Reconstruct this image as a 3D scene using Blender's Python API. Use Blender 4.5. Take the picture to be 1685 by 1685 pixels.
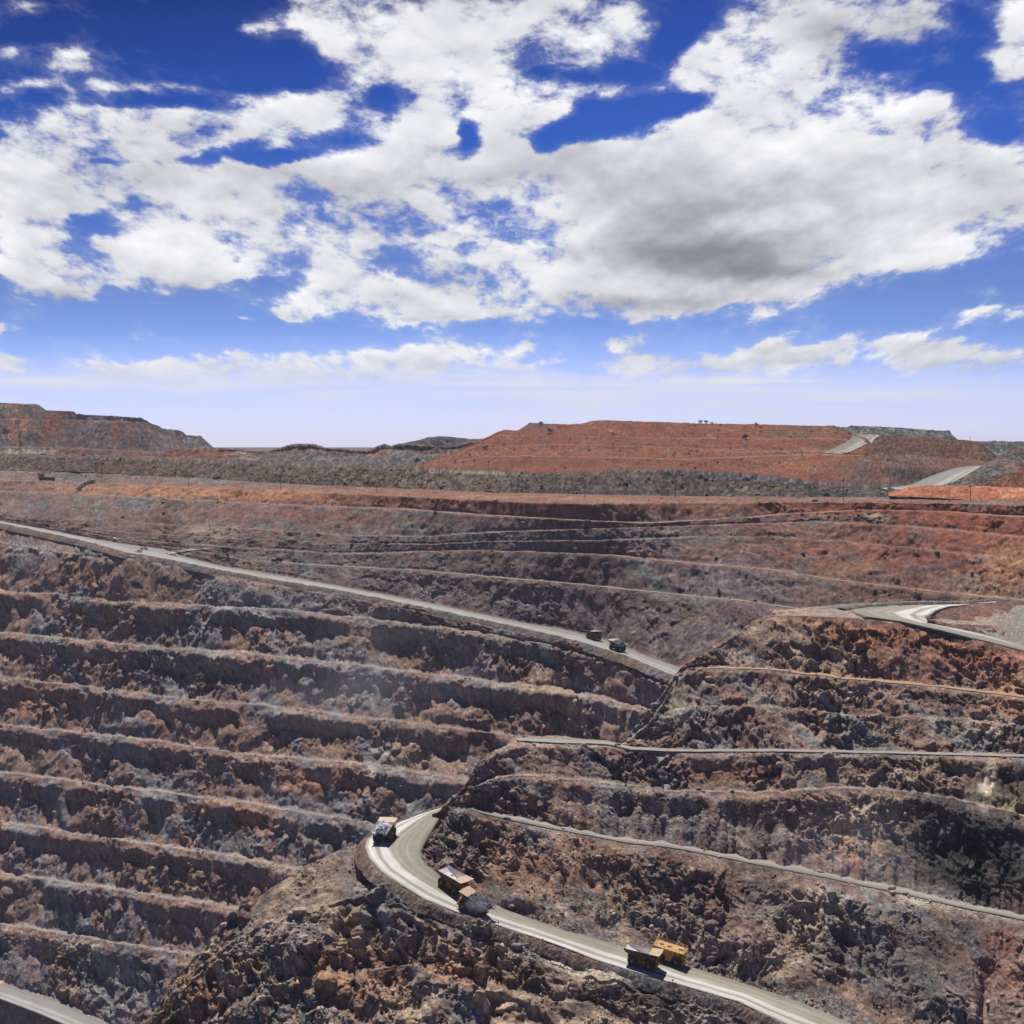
import bpy, bmesh, math, random
import numpy as np
from mathutils import Vector, Matrix

for o in list(bpy.data.objects):
    bpy.data.objects.remove(o)
SC = bpy.context.scene
R = math.radians
F = 2400.0          # focal length in photograph pixels
CX, HY = 842.5, 735.0   # principal column and horizon row

# ---------------------------------------------------------------- camera
cam = bpy.data.cameras.new('camera')
cam.sensor_width = 36.0
cam.lens = 36.0 * F / 1685.0
cam.shift_y = -(842.5 - HY) / 1685.0
cam.clip_start = 1.0
cam.clip_end = 200000.0
camo = bpy.data.objects.new('camera', cam)
SC.collection.objects.link(camo)
camo.location = (0, 0, 0)
camo.rotation_euler = (R(90), 0, 0)
SC.camera = camo

# ---------------------------------------------------------------- light and exposure
SUN_EL, SUN_AZ = 64.0, -14.0       # elevation; azimuth measured from +Y (ahead) towards +X
SC.view_settings.view_transform = 'Standard'
SC.view_settings.look = 'None'
SC.view_settings.exposure = 0.12
SC.view_settings.gamma = 1.0
SC.render.engine = 'CYCLES'
SC.cycles.max_bounces = 5
SC.cycles.diffuse_bounces = 2
SC.cycles.glossy_bounces = 2
SC.cycles.transparent_max_bounces = 8
SC.cycles.volume_bounces = 0

sun = bpy.data.lights.new('sun', 'SUN')
sun.energy = 5.0
sun.angle = R(0.53)
sun.color = (1.0, 0.965, 0.90)
suno = bpy.data.objects.new('sun', sun)
SC.collection.objects.link(suno)
sd = Vector((math.sin(R(SUN_AZ)) * math.cos(R(SUN_EL)), math.cos(R(SUN_AZ)) * math.cos(R(SUN_EL)), math.sin(R(SUN_EL))))
suno.rotation_euler = sd.to_track_quat('Z', 'Y').to_euler()

# ---------------------------------------------------------------- world: Nishita sky with a procedural cloud deck
world = bpy.data.worlds.new("World")
SC.world = world
world.use_nodes = True
world.cycles.sampling_method = 'MANUAL'
world.cycles.sample_map_resolution = 256


class NT:
    """tiny helper for node trees"""
    def __init__(s, nt):
        s.nt = nt

    def new(s, t, **k):
        n = s.nt.nodes.new(t)
        for a, v in k.items():
            setattr(n, a, v)
        return n

    def put(s, sock, v):
        if isinstance(v, bpy.types.NodeSocket):
            s.nt.links.new(v, sock)
        elif isinstance(v, (int, float)) and sock.type in ('VECTOR', 'RGBA'):
            sock.default_value = (v, v, v) if sock.type == 'VECTOR' else (v, v, v, 1)
        else:
            sock.default_value = v

    def m(s, op, a, b=0.0, c=0.0, clamp=False):
        n = s.new('ShaderNodeMath', operation=op, use_clamp=clamp)
        s.put(n.inputs[0], a); s.put(n.inputs[1], b)
        if op in ('MULTIPLY_ADD', 'COMPARE', 'SMOOTH_MIN', 'SMOOTH_MAX', 'WRAP'):
            s.put(n.inputs[2], c)
        return n.outputs[0]

    def v(s, op, a, b=(0, 0, 0), c=(0, 0, 0)):
        n = s.new('ShaderNodeVectorMath', operation=op)
        s.put(n.inputs[0], a); s.put(n.inputs[1], b)
        if op == 'MULTIPLY_ADD':
            s.put(n.inputs[2], c)
        return n.outputs['Value'] if op in ('DOT_PRODUCT', 'LENGTH', 'DISTANCE') else n.outputs[0]

    def mapr(s, x, a, b, c=0.0, d=1.0, smooth=True):
        n = s.new('ShaderNodeMapRange', clamp=True)
        if smooth:
            n.interpolation_type = 'SMOOTHSTEP'
        for i, q in enumerate((x, a, b, c, d)):
            s.put(n.inputs[i], q)
        return n.outputs[0]

    def noise(s, vec, scale, detail=4.0, rough=0.55, dist=0.0, lac=2.0):
        n = s.new('ShaderNodeTexNoise')
        s.put(n.inputs['Vector'], vec); s.put(n.inputs['Scale'], scale)
        s.put(n.inputs['Detail'], detail); s.put(n.inputs['Roughness'], rough)
        s.put(n.inputs['Lacunarity'], lac); s.put(n.inputs['Distortion'], dist)
        return n.outputs[0]

    def mix(s, f, a, b, mode='MIX'):
        n = s.new('ShaderNodeMix', data_type='RGBA', blend_type=mode)
        s.put(n.inputs[0], f); s.put(n.inputs[6], a); s.put(n.inputs[7], b)
        return n.outputs[2]

    def ramp(s, x, stops):
        n = s.new('ShaderNodeValToRGB')
        cr = n.color_ramp
        while len(cr.elements) > 1:
            cr.elements.remove(cr.elements[-1])
        cr.elements[0].position = stops[0][0]; cr.elements[0].color = (*stops[0][1], 1)
        for p, c in stops[1:]:
            e = cr.elements.new(p); e.color = (*c, 1)
        s.put(n.inputs[0], x)
        return n.outputs[0]


def build_world():
    nt = world.node_tree
    nt.nodes.clear()
    T = NT(nt)
    d = T.new('ShaderNodeTexCoord').outputs['Generated']
    sx = T.new('ShaderNodeSeparateXYZ'); T.put(sx.inputs[0], d)
    X, Y, Z = sx.outputs
    ahead = T.mapr(Y, 0.15, 0.45)
    ys = T.m('MAXIMUM', Y, 0.15)
    u = T.m('DIVIDE', X, ys)
    v = T.m('DIVIDE', Z, ys)
    u = T.m('MULTIPLY', u, F / 1807.0)
    v = T.m('MULTIPLY', v, F / 1807.0)
    cb = T.new('ShaderNodeCombineXYZ'); T.put(cb.inputs[0], u); T.put(cb.inputs[1], v)
    UV = cb.outputs[0]
    # noise space: finer and flatter towards the horizon, like a deck seen from below
    vp = T.m('ADD', T.m('MAXIMUM', v, 0.0), 0.30)
    cq = T.new('ShaderNodeCombineXYZ')
    T.put(cq.inputs[0], T.m('MULTIPLY', T.m('DIVIDE', u, vp), 1.5))
    T.put(cq.inputs[1], T.m('MULTIPLY', T.m('LOGARITHM', vp, 2.718), 2.3))
    T.put(cq.inputs[2], 3.7)
    Q = cq.outputs[0]
    wv = T.noise(Q, 2.2, 3.0, 0.5)
    # warp the coordinates of the cloud masses a little
    nwn = T.new('ShaderNodeTexNoise'); T.put(nwn.inputs['Vector'], Q); nwn.inputs['Scale'].default_value = 3.0
    nwn.inputs['Detail'].default_value = 5.0; nwn.inputs['Roughness'].default_value = 0.6
    W = T.v('MULTIPLY_ADD', T.v('SUBTRACT', nwn.outputs['Color'], (0.5, 0.5, 0.5)), (0.075, 0.05, 0), UV)

    def field(blobs, src, k=1.0):
        acc = 0.0
        for cx, cy, rx, ry, s in blobs:
            iu, iv = 1807.0 / rx, 1807.0 / ry
            c0, c1 = (cx - CX) / 1807.0, (HY - cy) / 1807.0
            q = T.v('MULTIPLY_ADD', src, (iu, iv, 0), (-c0 * iu, -c1 * iv, 0))
            e = T.m('EXPONENT', T.m('MULTIPLY', T.v('DOT_PRODUCT', q, q), -1.0))
            acc = T.m('MULTIPLY_ADD', e, s * k, acc)
        return acc
    B = [(640, 60, 120, 80, 1), (800, 110, 120, 80, 1), (960, 35, 110, 55, .9), (550, 10, 80, 40, .7), (720, 20, 100, 60, .8),
         (870, 180, 70, 25, .7), (1000, 152, 75, 18, .6), (560, 70, 40, 30, .5), (950, 100, 60, 30, .4),
         (700, 205, 62, 48, 1), (830, 245, 50, 28, .8),
         (1300, 50, 95, 80, 1.0), (1170, 115, 75, 40, .8), (1250, 90, 70, 50, .5), (1390, 160, 130, 60, 1.0), (1530, 190, 70, 40, .7),
         (1500, 40, 75, 50, .8), (1665, 90, 38, 55, .9), (1650, 10, 35, 30, .7), (1600, 95, 25, 18, .4), (1260, 185, 50, 30, .6),
         (990, 300, 110, 55, 1.1), (1200, 300, 170, 105, 1.2), (1400, 330, 170, 90, 1.1), (1590, 330, 85, 75, 1.1),
         (1180, 430, 200, 62, 1.2), (1000, 450, 100, 55, 1.0), (1090, 492, 110, 26, .9), (1450, 400, 100, 35, .6), (1600, 415, 60, 22, .5),
         (890, 360, 85, 70, .9), (1300, 240, 70, 40, .4), (950, 500, 60, 20, .4),
         (210, 205, 130, 32, 1), (330, 225, 90, 25, .6), (120, 105, 55, 20, .6), (170, 140, 50, 20, .5), (280, 145, 90, 13, .5), (355, 118, 60, 12, .5),
         (480, 185, 100, 38, .95), (400, 160, 50, 20, .4), (428, 48, 26, 12, .55), (50, 140, 50, 13, .4), (10, 90, 34, 18, .6), (20, 22, 45, 20, .5),
         (30, 320, 90, 95, 1.1), (180, 290, 150, 45, 1.0), (400, 325, 190, 55, 1.1), (640, 285, 140, 36, 1.1), (260, 430, 130, 50, 1.1),
         (590, 385, 190, 50, .75), (790, 360, 110, 60, .85), (640, 490, 140, 38, .9), (400, 385, 120, 50, .7), (420, 455, 70, 20, .5),
         (50, 440, 60, 24, .6), (150, 478, 70, 22, .5), (472, 515, 34, 13, .8), (770, 515, 75, 12, .7), (402, 521, 20, 5, .5), (560, 430, 60, 30, .4),
         (150, 370, 32, 24, -.8), (430, 255, 80, 13, -.6), (230, 262, 100, 9, -.5), (620, 338, 60, 8, -.35), (650, 385, 60, 8, -.4),
         (395, 432, 26, 14, -.6), (450, 468, 60, 10, -.45), (765, 228, 22, 36, -.8), (1460, 215, 30, 12, -.5), (1335, 192, 26, 18, -.5),
         (1300, 108, 22, 16, -.7), (1425, 92, 28, 24, -.6), (660, 155, 60, 20, -.5), (900, 130, 60, 16, -.35), (330, 175, 100, 12, -.4), (965, 212, 75, 26, -1.1), (1095, 180, 75, 18, -1.0), (905, 245, 26, 26, -.7), (1125, 40, 55, 40, -.7), (480, 110, 80, 36, -.6),
         (440, 258, 70, 9, -.6), (1640, 215, 40, 30, -.5), (300, 60, 90, 40, -.5), (1585, 110, 30, 50, -.5), (500, 545, 200, 8, -.4), (1640, 455, 80, 14, -.5), (760, 410, 60, 8, -.4), (540, 365, 50, 7, -.4),
         (255, 610, 95, 22, 1.0), (400, 608, 130, 23, 1.0), (700, 595, 115, 24, 1.2), (570, 606, 90, 20, .9), (480, 625, 260, 10, .5), (20, 600, 60, 18, .8), (0, 552, 14, 16, .8),
         (870, 608, 36, 12, .7), (1010, 554, 28, 9, .7), (1050, 594, 56, 19, .9), (1165, 604, 72, 26, .95), (1315, 583, 90, 20, 1.2),
         (1570, 583, 105, 22, 1.2), (1450, 566, 60, 8, .4), (1640, 517, 55, 13, .6), (970, 590, 45, 9, .5), (870, 573, 20, 6, .5), (1250, 612, 60, 10, .5)]
    cov = field(B, W)
    S = [(1200, 350, 230, 110, .75), (1120, 450, 170, 45, .5), (1450, 310, 130, 70, .45), (1000, 340, 80, 60, .35), (700, 60, 120, 60, .35), (690, 210, 40, 30, .3),
         (80, 330, 110, 60, .3), (330, 290, 260, 26, .3), (260, 430, 110, 30, .4), (650, 290, 130, 18, .35), (480, 190, 60, 20, .25), (1320, 60, 60, 60, .35),
         (1310, 580, 70, 10, .5), (700, 590, 80, 10, .4), (300, 605, 110, 10, .4), (1570, 580, 70, 10, .4)]
    n1 = T.noise(Q, 4.2, 9.0, 0.62, 0.15)
    dens = T.m('ADD', T.m('MINIMUM', cov, 0.62), T.m('MULTIPLY', T.m('SUBTRACT', n1, 0.5), 2.7))
    nf = T.noise(Q, 13.0, 6.0, 0.65, 0.3)
    dens = T.m('ADD', dens, T.m('MULTIPLY', T.m('SUBTRACT', nf, 0.5), 1.15))
    dens = T.m('ADD', dens, field(S, W))
    mask = T.mapr(dens, 0.20, 0.74)
    thin = T.m('MULTIPLY', T.mapr(dens, -0.05, 0.5), 0.14)
    mask = T.m('MAXIMUM', mask, thin)
    # relief: the same noise taken a little higher up towards the sun
    n2 = T.noise(T.v('ADD', Q, (0.0, 0.06, 0.0)), 4.2, 4.0, 0.55, 0.15)
    na = T.noise(Q, 4.2, 4.0, 0.55, 0.15)
    relief = T.m('SUBTRACT', na, n2)
    up2 = T.v('ADD', Q, (0.0, 0.2, 0.0))
    bigr = T.m('SUBTRACT', T.noise(Q, 1.6, 2.0, 0.5), T.noise(up2, 1.6, 2.0, 0.5))
    D = [(1160, 422, 150, 36, .98), (1060, 390, 90, 40, .15), (1290, 456, 110, 18, .5), (1080, 500, 130, 14, .45), (1280, 385, 120, 35, .16), (980, 360, 90, 40, .12), (1180, 340, 200, 40, .04),
         (1370, 60, 45, 40, .3), (1110, 340, 140, 60, .25), (1350, 300, 120, 50, .12), (1450, 340, 80, 30, .12), (200, 480, 140, 16, .25), (640, 525, 160, 8, .2),
         (330, 215, 80, 15, .15), (1330, 595, 90, 8, .3), (1570, 600, 110, 9, .25), (730, 610, 90, 9, .2), (1100, 615, 120, 8, .2), (60, 440, 90, 25, .15), (500, 330, 300, 90, .06)]
    dark = field(D, W)
    thick = T.mapr(dens, 0.5, 1.6)
    sh = T.m('ADD', T.m('MULTIPLY', thick, 0.12), dark)
    sh = T.m('SUBTRACT', sh, T.m('MULTIPLY', T.m('SUBTRACT', nf, T.noise(T.v('ADD', Q, (0.0, 0.03, 0.0)), 13.0, 4.0, 0.6, 0.3)), 0.35))
    sh = T.m('SUBTRACT', sh, T.m('MULTIPLY', relief, 1.3))
    sh = T.m('SUBTRACT', sh, T.m('MULTIPLY', bigr, 1.2))
    cc = T.ramp(T.m('MULTIPLY_ADD', sh, 0.75, 0.22, clamp=True),
                [(0.0, (0.90, 0.90, 0.92)), (0.22, (0.72, 0.725, 0.76)), (0.45, (0.53, 0.535, 0.575)), (0.75, (0.33, 0.335, 0.37)), (1.0, (0.23, 0.235, 0.27))])
    # clear sky: Nishita seen through a polariser-like tint that deepens with height
    sky = T.new('ShaderNodeTexSky', sky_type='NISHITA')
    sky.sun_disc = False
    sky.sun_elevation = R(SUN_EL)
    sky.sun_rotation = R(SUN_AZ)
    sky.air_density = 1.0; sky.dust_density = 0.6; sky.ozone_density = 2.0
    zp = T.m('MULTIPLY', T.m('MAXIMUM', v, 0.0), 1.85, clamp=True)
    tint = T.mix(T.mapr(u, -0.4, 0.45), T.ramp(zp, SKYL), T.ramp(zp, SKYR))
    clear = T.mix(1.0, T.mix(1.0, sky.outputs[0], tint, 'MULTIPLY'), SKYM, 'MULTIPLY')
    clear = T.mix(1.0, clear, SKYK, 'MULTIPLY')
    # pale band of thin high cloud streaks low over the land
    sq = T.v('MULTIPLY', UV, (3.0, 45.0, 1.0))
    st = T.noise(sq, 1.0, 5.0, 0.55, 0.6)
    lowv = T.mapr(v, 0.012, 0.085, 1.0, 0.0)
    streak = T.m('MULTIPLY', T.mapr(st, 0.42, 0.75), lowv)
    sfield = field([(1350, 658, 360, 24, 1.1), (1000, 642, 300, 18, .8), (420, 632, 420, 22, .9), (1250, 622, 400, 16, .7), (60, 625, 100, 22, .6), (1600, 690, 300, 9, .4)], W)
    streak = T.m('MAXIMUM', T.m('MULTIPLY', streak, 0.8), T.m('MULTIPLY', sfield, T.mapr(st, 0.25, 0.65)), clamp=True)
    clear = T.mix(streak, clear, (0.72, 0.73, 0.83, 1))
    cloudcol = T.mix(T.mapr(v, 0.04, 0.11, 0.45, 0.0), cc, (0.66, 0.70, 0.85, 1))
    mask = T.m('MULTIPLY', mask, T.mapr(v, 0.045, 0.075, 0.0, 1.0))
    mask = T.m('MULTIPLY', mask, ahead, clamp=True)
    mask = T.m('MULTIPLY', mask, T.mapr(v, 0.62, 0.45, 0.35, 1.0))
    col = T.mix(mask, clear, T.mix(1.0, cloudcol, 1.0, 'MULTIPLY'))
    bg = T.new('ShaderNodeBackground')
    T.put(bg.inputs[0], T.mix(1.0, col, 10.0, 'MULTIPLY'))
    bg.inputs[1].default_value = 0.1
    out = T.new('ShaderNodeOutputWorld')
    nt.links.new(bg.outputs[0], out.inputs[0])


SKYK = (0.1, 0.1, 0.1, 1)
SKYM = (1.70, 1.75, 1.82, 1)
SKYL = [(0.0, (.68, .72, 1.20)), (0.05, (.58, .62, 1.08)), (0.10, (.46, .50, .94)), (0.15, (.32, .38, .76)), (0.20, (.20, .27, .57)), (0.27, (.15, .20, .42)), (0.52, (.035, .105, .33)), (0.75, (.015, .045, .175)), (1.0, (.02, .055, .2))]
SKYR = [(0.0, (.68, .72, 1.20)), (0.05, (.58, .62, 1.08)), (0.10, (.46, .50, .94)), (0.15, (.32, .38, .76)), (0.20, (.20, .27, .57)), (0.27, (.17, .22, .45)), (0.52, (.06, .14, .40)), (0.75, (.045, .10, .32)), (1.0, (.02, .055, .2))]
build_world()

# ================================================================ numeric noise
def _h(ix, iy, iz, seed):
    h = (ix.astype(np.uint32) * np.uint32(374761393) + iy.astype(np.uint32) * np.uint32(668265263)
         + iz.astype(np.uint32) * np.uint32(3266489917) + np.uint32((seed * 1274126177) & 0xffffffff))
    h = (h ^ (h >> np.uint32(13))) * np.uint32(1274126177)
    h = (h ^ (h >> np.uint32(16))) * np.uint32(2246822519)
    h = (h ^ (h >> np.uint32(15))) * np.uint32(3266489917)
    return h ^ (h >> np.uint32(16))


def _f(h):
    return (h & np.uint32(0xffff)).astype(np.float32) / 65535.0


def _g(h):
    return ((h >> np.uint32(16)) & np.uint32(0xffff)).astype(np.float32) / 65535.0


def gnoise(P, seed=0):
    """value-gradient noise in about -1..1"""
    P = P.astype(np.float32)
    I = np.floor(P); Q = P - I
    I = I.astype(np.int64)
    W = Q * Q * Q * (Q * (Q * 6 - 15) + 10)
    out = np.zeros(len(P), np.float32)
    for dx in (0, 1):
        wx = W[:, 0] if dx else 1 - W[:, 0]
        for dy in (0, 1):
            wy = W[:, 1] if dy else 1 - W[:, 1]
            for dz in (0, 1):
                wz = W[:, 2] if dz else 1 - W[:, 2]
                h = _h(I[:, 0] + dx, I[:, 1] + dy, I[:, 2] + dz, seed)
                gx = _f(h) * 2 - 1; gy = _g(h) * 2 - 1
                gz = ((h >> np.uint32(8)) & np.uint32(0xff)).astype(np.float32) / 127.5 - 1
                out += wx * wy * wz * (gx * (Q[:, 0] - dx) + gy * (Q[:, 1] - dy) + gz * (Q[:, 2] - dz))
    return out * 1.5


def fbm(P, octv=4, seed=0, gain=0.5):
    a, s, o = 1.0, 0.0, np.zeros(len(P), np.float32)
    for i in range(octv):
        o += a * gnoise(P * (2.03 ** i) + 17.3 * i, seed + i)
        s += a; a *= gain
    return o / s * 1.4


def ridged(P, octv=3, seed=0):
    a, s, o = 1.0, 0.0, np.zeros(len(P), np.float32)
    for i in range(octv):
        o += a * (1 - 2 * np.abs(gnoise(P * (2.03 ** i) + 9.1 * i, seed + i)))
        s += a; a *= 0.5
    return o / s


def cells(P, seed=0):
    """nearest-cell blocks: returns facet height (-.5..~.5), a colour hash and the border closeness"""
    P = P.astype(np.float32)
    B = np.floor(P - 0.5).astype(np.int64)
    best = np.full(len(P), 9.0, np.float32); sec = best.copy()
    bid = np.zeros(len(P), np.uint32); bd = np.zeros((len(P), 3), np.float32)
    for dx in (0, 1):
        for dy in (0, 1):
            for dz in (0, 1):
                c = B + np.array([dx, dy, dz])
                h = _h(c[:, 0], c[:, 1], c[:, 2], seed)
                h2 = (h * np.uint32(2654435761)) ^ (h >> np.uint32(11))
                j = np.stack([_f(h), _g(h), _f(h2)], 1) * 0.72 + 0.14
                dv = P - (c + j)
                d = (dv * dv).sum(1)
                m = d < best
                sec = np.where(m, best, np.minimum(sec, d))
                best = np.where(m, d, best); bid = np.where(m, h2, bid)
                bd[m] = dv[m]
    k = bid * np.uint32(747796405) + np.uint32(2891336453)
    k ^= k >> np.uint32(14)
    t = np.stack([_f(k), _g(k), _f(k * np.uint32(277803737))], 1) - 0.5
    hgt = (_f(bid) - 0.5) * 0.45 + (t * bd).sum(1) * 2.5
    e = np.sqrt(sec) - np.sqrt(best)
    return hgt * smooth01(e / .16), _g(bid), e


def smooth01(x):
    x = np.clip(x, 0, 1)
    return x * x * (3 - 2 * x)


# ================================================================ materials
def rock_material(name, bump=0.5, scale=1.0, var=0.35, rough=0.95):
    m = bpy.data.materials.new(name); m.use_nodes = True
    nt = m.node_tree; nt.nodes.clear(); T = NT(nt)
    at = T.new('ShaderNodeAttribute', attribute_name='rock_colour')
    pos = T.new('ShaderNodeNewGeometry').outputs['Position']
    n1 = T.noise(pos, 1.1 * scale, 8.0, 0.72, 0.3)
    n2 = T.noise(T.v('MULTIPLY', pos, (1.0, 1.0, 0.6)), 0.33 * scale, 5.0, 0.65)
    f = T.mapr(n1, 0.3, 0.7, 1.0 - var, 1.0 + var, smooth=False)
    f2 = T.mapr(n2, 0.3, 0.7, 1.0 - var * .6, 1.0 + var * .6, smooth=False)
    col = T.mix(1.0, at.outputs[0], T.mix(1.0, f, f2, 'MULTIPLY'), 'MULTIPLY')
    p = T.new('ShaderNodeBsdfPrincipled')
    T.put(p.inputs['Base Color'], col)
    p.inputs['Roughness'].default_value = rough
    p.inputs['Specular IOR Level'].default_value = 0.15
    b = T.new('ShaderNodeBump'); b.inputs['Strength'].default_value = bump; b.inputs['Distance'].default_value = 0.9 / scale
    T.put(b.inputs['Height'], T.m('ADD', n1, T.m('MULTIPLY', n2, 1.2)))
    nt.links.new(b.outputs[0], p.inputs['Normal'])
    o = T.new('ShaderNodeOutputMaterial'); nt.links.new(p.outputs[0], o.inputs[0])
    return m


def road_material(name, c_mid, c_lane, c_dark, width):
    """compacted haul road; UV.x runs along in metres, UV.y across 0..1"""
    m = bpy.data.materials.new(name); m.use_nodes = True
    nt = m.node_tree; nt.nodes.clear(); T = NT(nt)
    uv = T.new('ShaderNodeUVMap', uv_map='along').outputs[0]
    pos = T.new('ShaderNodeNewGeometry').outputs['Position']
    s = T.noise(T.v('MULTIPLY', uv, (0.006, 11.0, 1)), 1.0, 4.0, 0.55, 0.2)
    s2 = T.noise(T.v('MULTIPLY', uv, (0.03, 26.0, 1)), 1.0, 3.0, 0.6, 0.1)
    p2 = T.noise(T.v('MULTIPLY', uv, (0.05, 2.5, 1)), 1.0, 4.0, 0.6)
    sx = T.new('ShaderNodeSeparateXYZ'); T.put(sx.inputs[0], uv)
    tr = T.ramp(sx.outputs[1], [(0.0, (.1,)*3), (0.10, (.25,)*3), (0.26, (.42,)*3), (0.34, (.3,)*3), (0.45, (.52,)*3), (0.52, (.38,)*3),
                                (0.60, (.95,)*3), (0.70, (.9,)*3), (0.77, (.35,)*3), (0.84, (.9,)*3), (0.93, (1.0,)*3), (1.0, (.35,)*3)])
    k = T.m('ADD', T.m('MULTIPLY', tr, 0.85), T.m('MULTIPLY', T.m('SUBTRACT', s, 0.5), 1.0))
    k = T.m('ADD', k, T.m('MULTIPLY', T.m('SUBTRACT', s2, 0.5), 0.6))
    k = T.m('ADD', k, T.m('MULTIPLY', T.m('SUBTRACT', p2, 0.5), 0.7), clamp=True)
    col = T.ramp(k, [(0.0, c_dark), (0.45, c_mid), (1.0, c_lane)])
    g = T.noise(pos, 1.2, 6.0, 0.7)
    col = T.mix(1.0, col, T.mapr(g, 0.25, 0.75, 0.86, 1.12, smooth=False), 'MULTIPLY')
    p = T.new('ShaderNodeBsdfPrincipled')
    T.put(p.inputs['Base Color'], col)
    p.inputs['Roughness'].default_value = 0.85; p.inputs['Specular IOR Level'].default_value = 0.25
    b = T.new('ShaderNodeBump'); b.inputs['Strength'].default_value = 0.25; b.inputs['Distance'].default_value = 0.3
    T.put(b.inputs['Height'], T.m('ADD', g, s2)); nt.links.new(b.outputs[0], p.inputs['Normal'])
    o = T.new('ShaderNodeOutputMaterial'); nt.links.new(p.outputs[0], o.inputs[0])
    return m


M_ROCK = rock_material('blasted rock', 0.9, 1.0, 0.40)
M_DUMP = rock_material('tipped rock', 0.9, 0.5, 0.40)
M_FAR = rock_material('far ground', 0.4, 0.2, 0.15)
M_ROAD = road_material('haul road grey dust', (.31, .29, .225), (.66, .645, .61), (.185, .17, .135), 18)
M_ROAD2 = road_material('haul road pale dust', (.25, .24, .22), (.40, .39, .37), (.18, .17, .16), 18)


def grid_mesh(name, P, col=None, mat=None, uv=None, kind='structure'):
    """P (rows, cols, 3) -> one mesh object"""
    Rr, Cc = P.shape[:2]
    me = bpy.data.meshes.new(name)
    idx = np.arange(Rr * Cc, dtype=np.int32).reshape(Rr, Cc)
    q = np.stack([idx[1:, :-1], idx[1:, 1:], idx[:-1, 1:], idx[:-1, :-1]], -1).reshape(-1)
    nf = (Rr - 1) * (Cc - 1)
    me.vertices.add(Rr * Cc); me.vertices.foreach_set('co', P.reshape(-1).astype(np.float32))
    me.loops.add(nf * 4); me.loops.foreach_set('vertex_index', q.astype(np.int32))
    me.polygons.add(nf)
    me.polygons.foreach_set('loop_start', np.arange(0, nf * 4, 4, dtype=np.int32))
    if uv is not None:
        l = me.uv_layers.new(name='along')
        l.data.foreach_set('uv', uv.reshape(-1, 2)[q].reshape(-1).astype(np.float32))
    me.update(calc_edges=True)
    if col is not None:
        a = me.attributes.new('rock_colour', 'FLOAT_COLOR', 'POINT')
        c4 = np.ones((Rr * Cc, 4), np.float32); c4[:, :3] = np.clip(col.reshape(-1, 3), 0.004, 0.9)
        a.data.foreach_set('color', c4.reshape(-1))
    o = bpy.data.objects.new(name, me); SC.collection.objects.link(o)
    if mat: me.materials.append(mat)
    if kind: o['kind'] = kind
    return o


def poly(pts, X):
    """pts [(x,y)] or [(x,y,X)] -> x(X), y(X)"""
    k = np.array([p[2] if len(p) > 2 else p[0] for p in pts], float)
    return np.interp(X, k, [p[0] for p in pts]), np.interp(X, k, [p[1] for p in pts])


def anch(l, X):
    return np.interp(X, [a for a, b in l], [b for a, b in l])


def place(x, y, D):
    return np.stack([(x - CX) / F * D, D, -(y - HY) / F * D], -1)


# rock palettes: linear base colours
RUB = []
PAL = dict(
    brown=[(.088, .057, .045), (.155, .101, .075), (.215, .147, .108), (.32, .238, .172)],
    purple=[(.086, .050, .045), (.140, .082, .071), (.198, .122, .102), (.29, .203, .165)],
    mauve=[(.078, .060, .066), (.128, .098, .105), (.185, .145, .150), (.26, .21, .215)],  # bluish rock with some distance haze mixed into the colour
    red=[(.12, .042, .027), (.23, .068, .034), (.30, .096, .047), (.36, .15, .08)],
    grey=[(.062, .058, .055), (.108, .102, .096), (.165, .155, .145), (.26, .245, .225)],
    blue=[(.070, .072, .080), (.120, .124, .135), (.19, .195, .21), (.30, .305, .32)],
    black=[(.011, .011, .012), (.023, .023, .023), (.042, .040, .036), (.075, .068, .060)],
    tan=[(.15, .105, .075), (.26, .19, .13), (.36, .28, .20), (.46, .38, .27)],
    cream=[(.30, .24, .17), (.42, .35, .25), (.52, .44, .33), (.60, .52, .40)],
    rust=[(.12, .055, .036), (.20, .088, .054), (.26, .120, .074), (.33, .17, .11)],
    orange=[(.24, .10, .05), (.36, .165, .085), (.45, .23, .12), (.52, .30, .17)],
    olive=[(.06, .058, .035), (.11, .105, .06), (.17, .16, .085), (.25, .235, .13)],
    gravel=[(.10, .085, .075), (.135, .115, .10), (.17, .148, .13), (.21, .19, .165)],
)
PALA = {k: np.array(v, np.float32) for k, v in PAL.items()}


def pal(name, t):
    p = PALA[name]; t = np.clip(t, 0, 2.999)
    i = t.astype(int); f = (t - i)[:, None]
    return p[i] * (1 - f) + p[i + 1] * f


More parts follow.
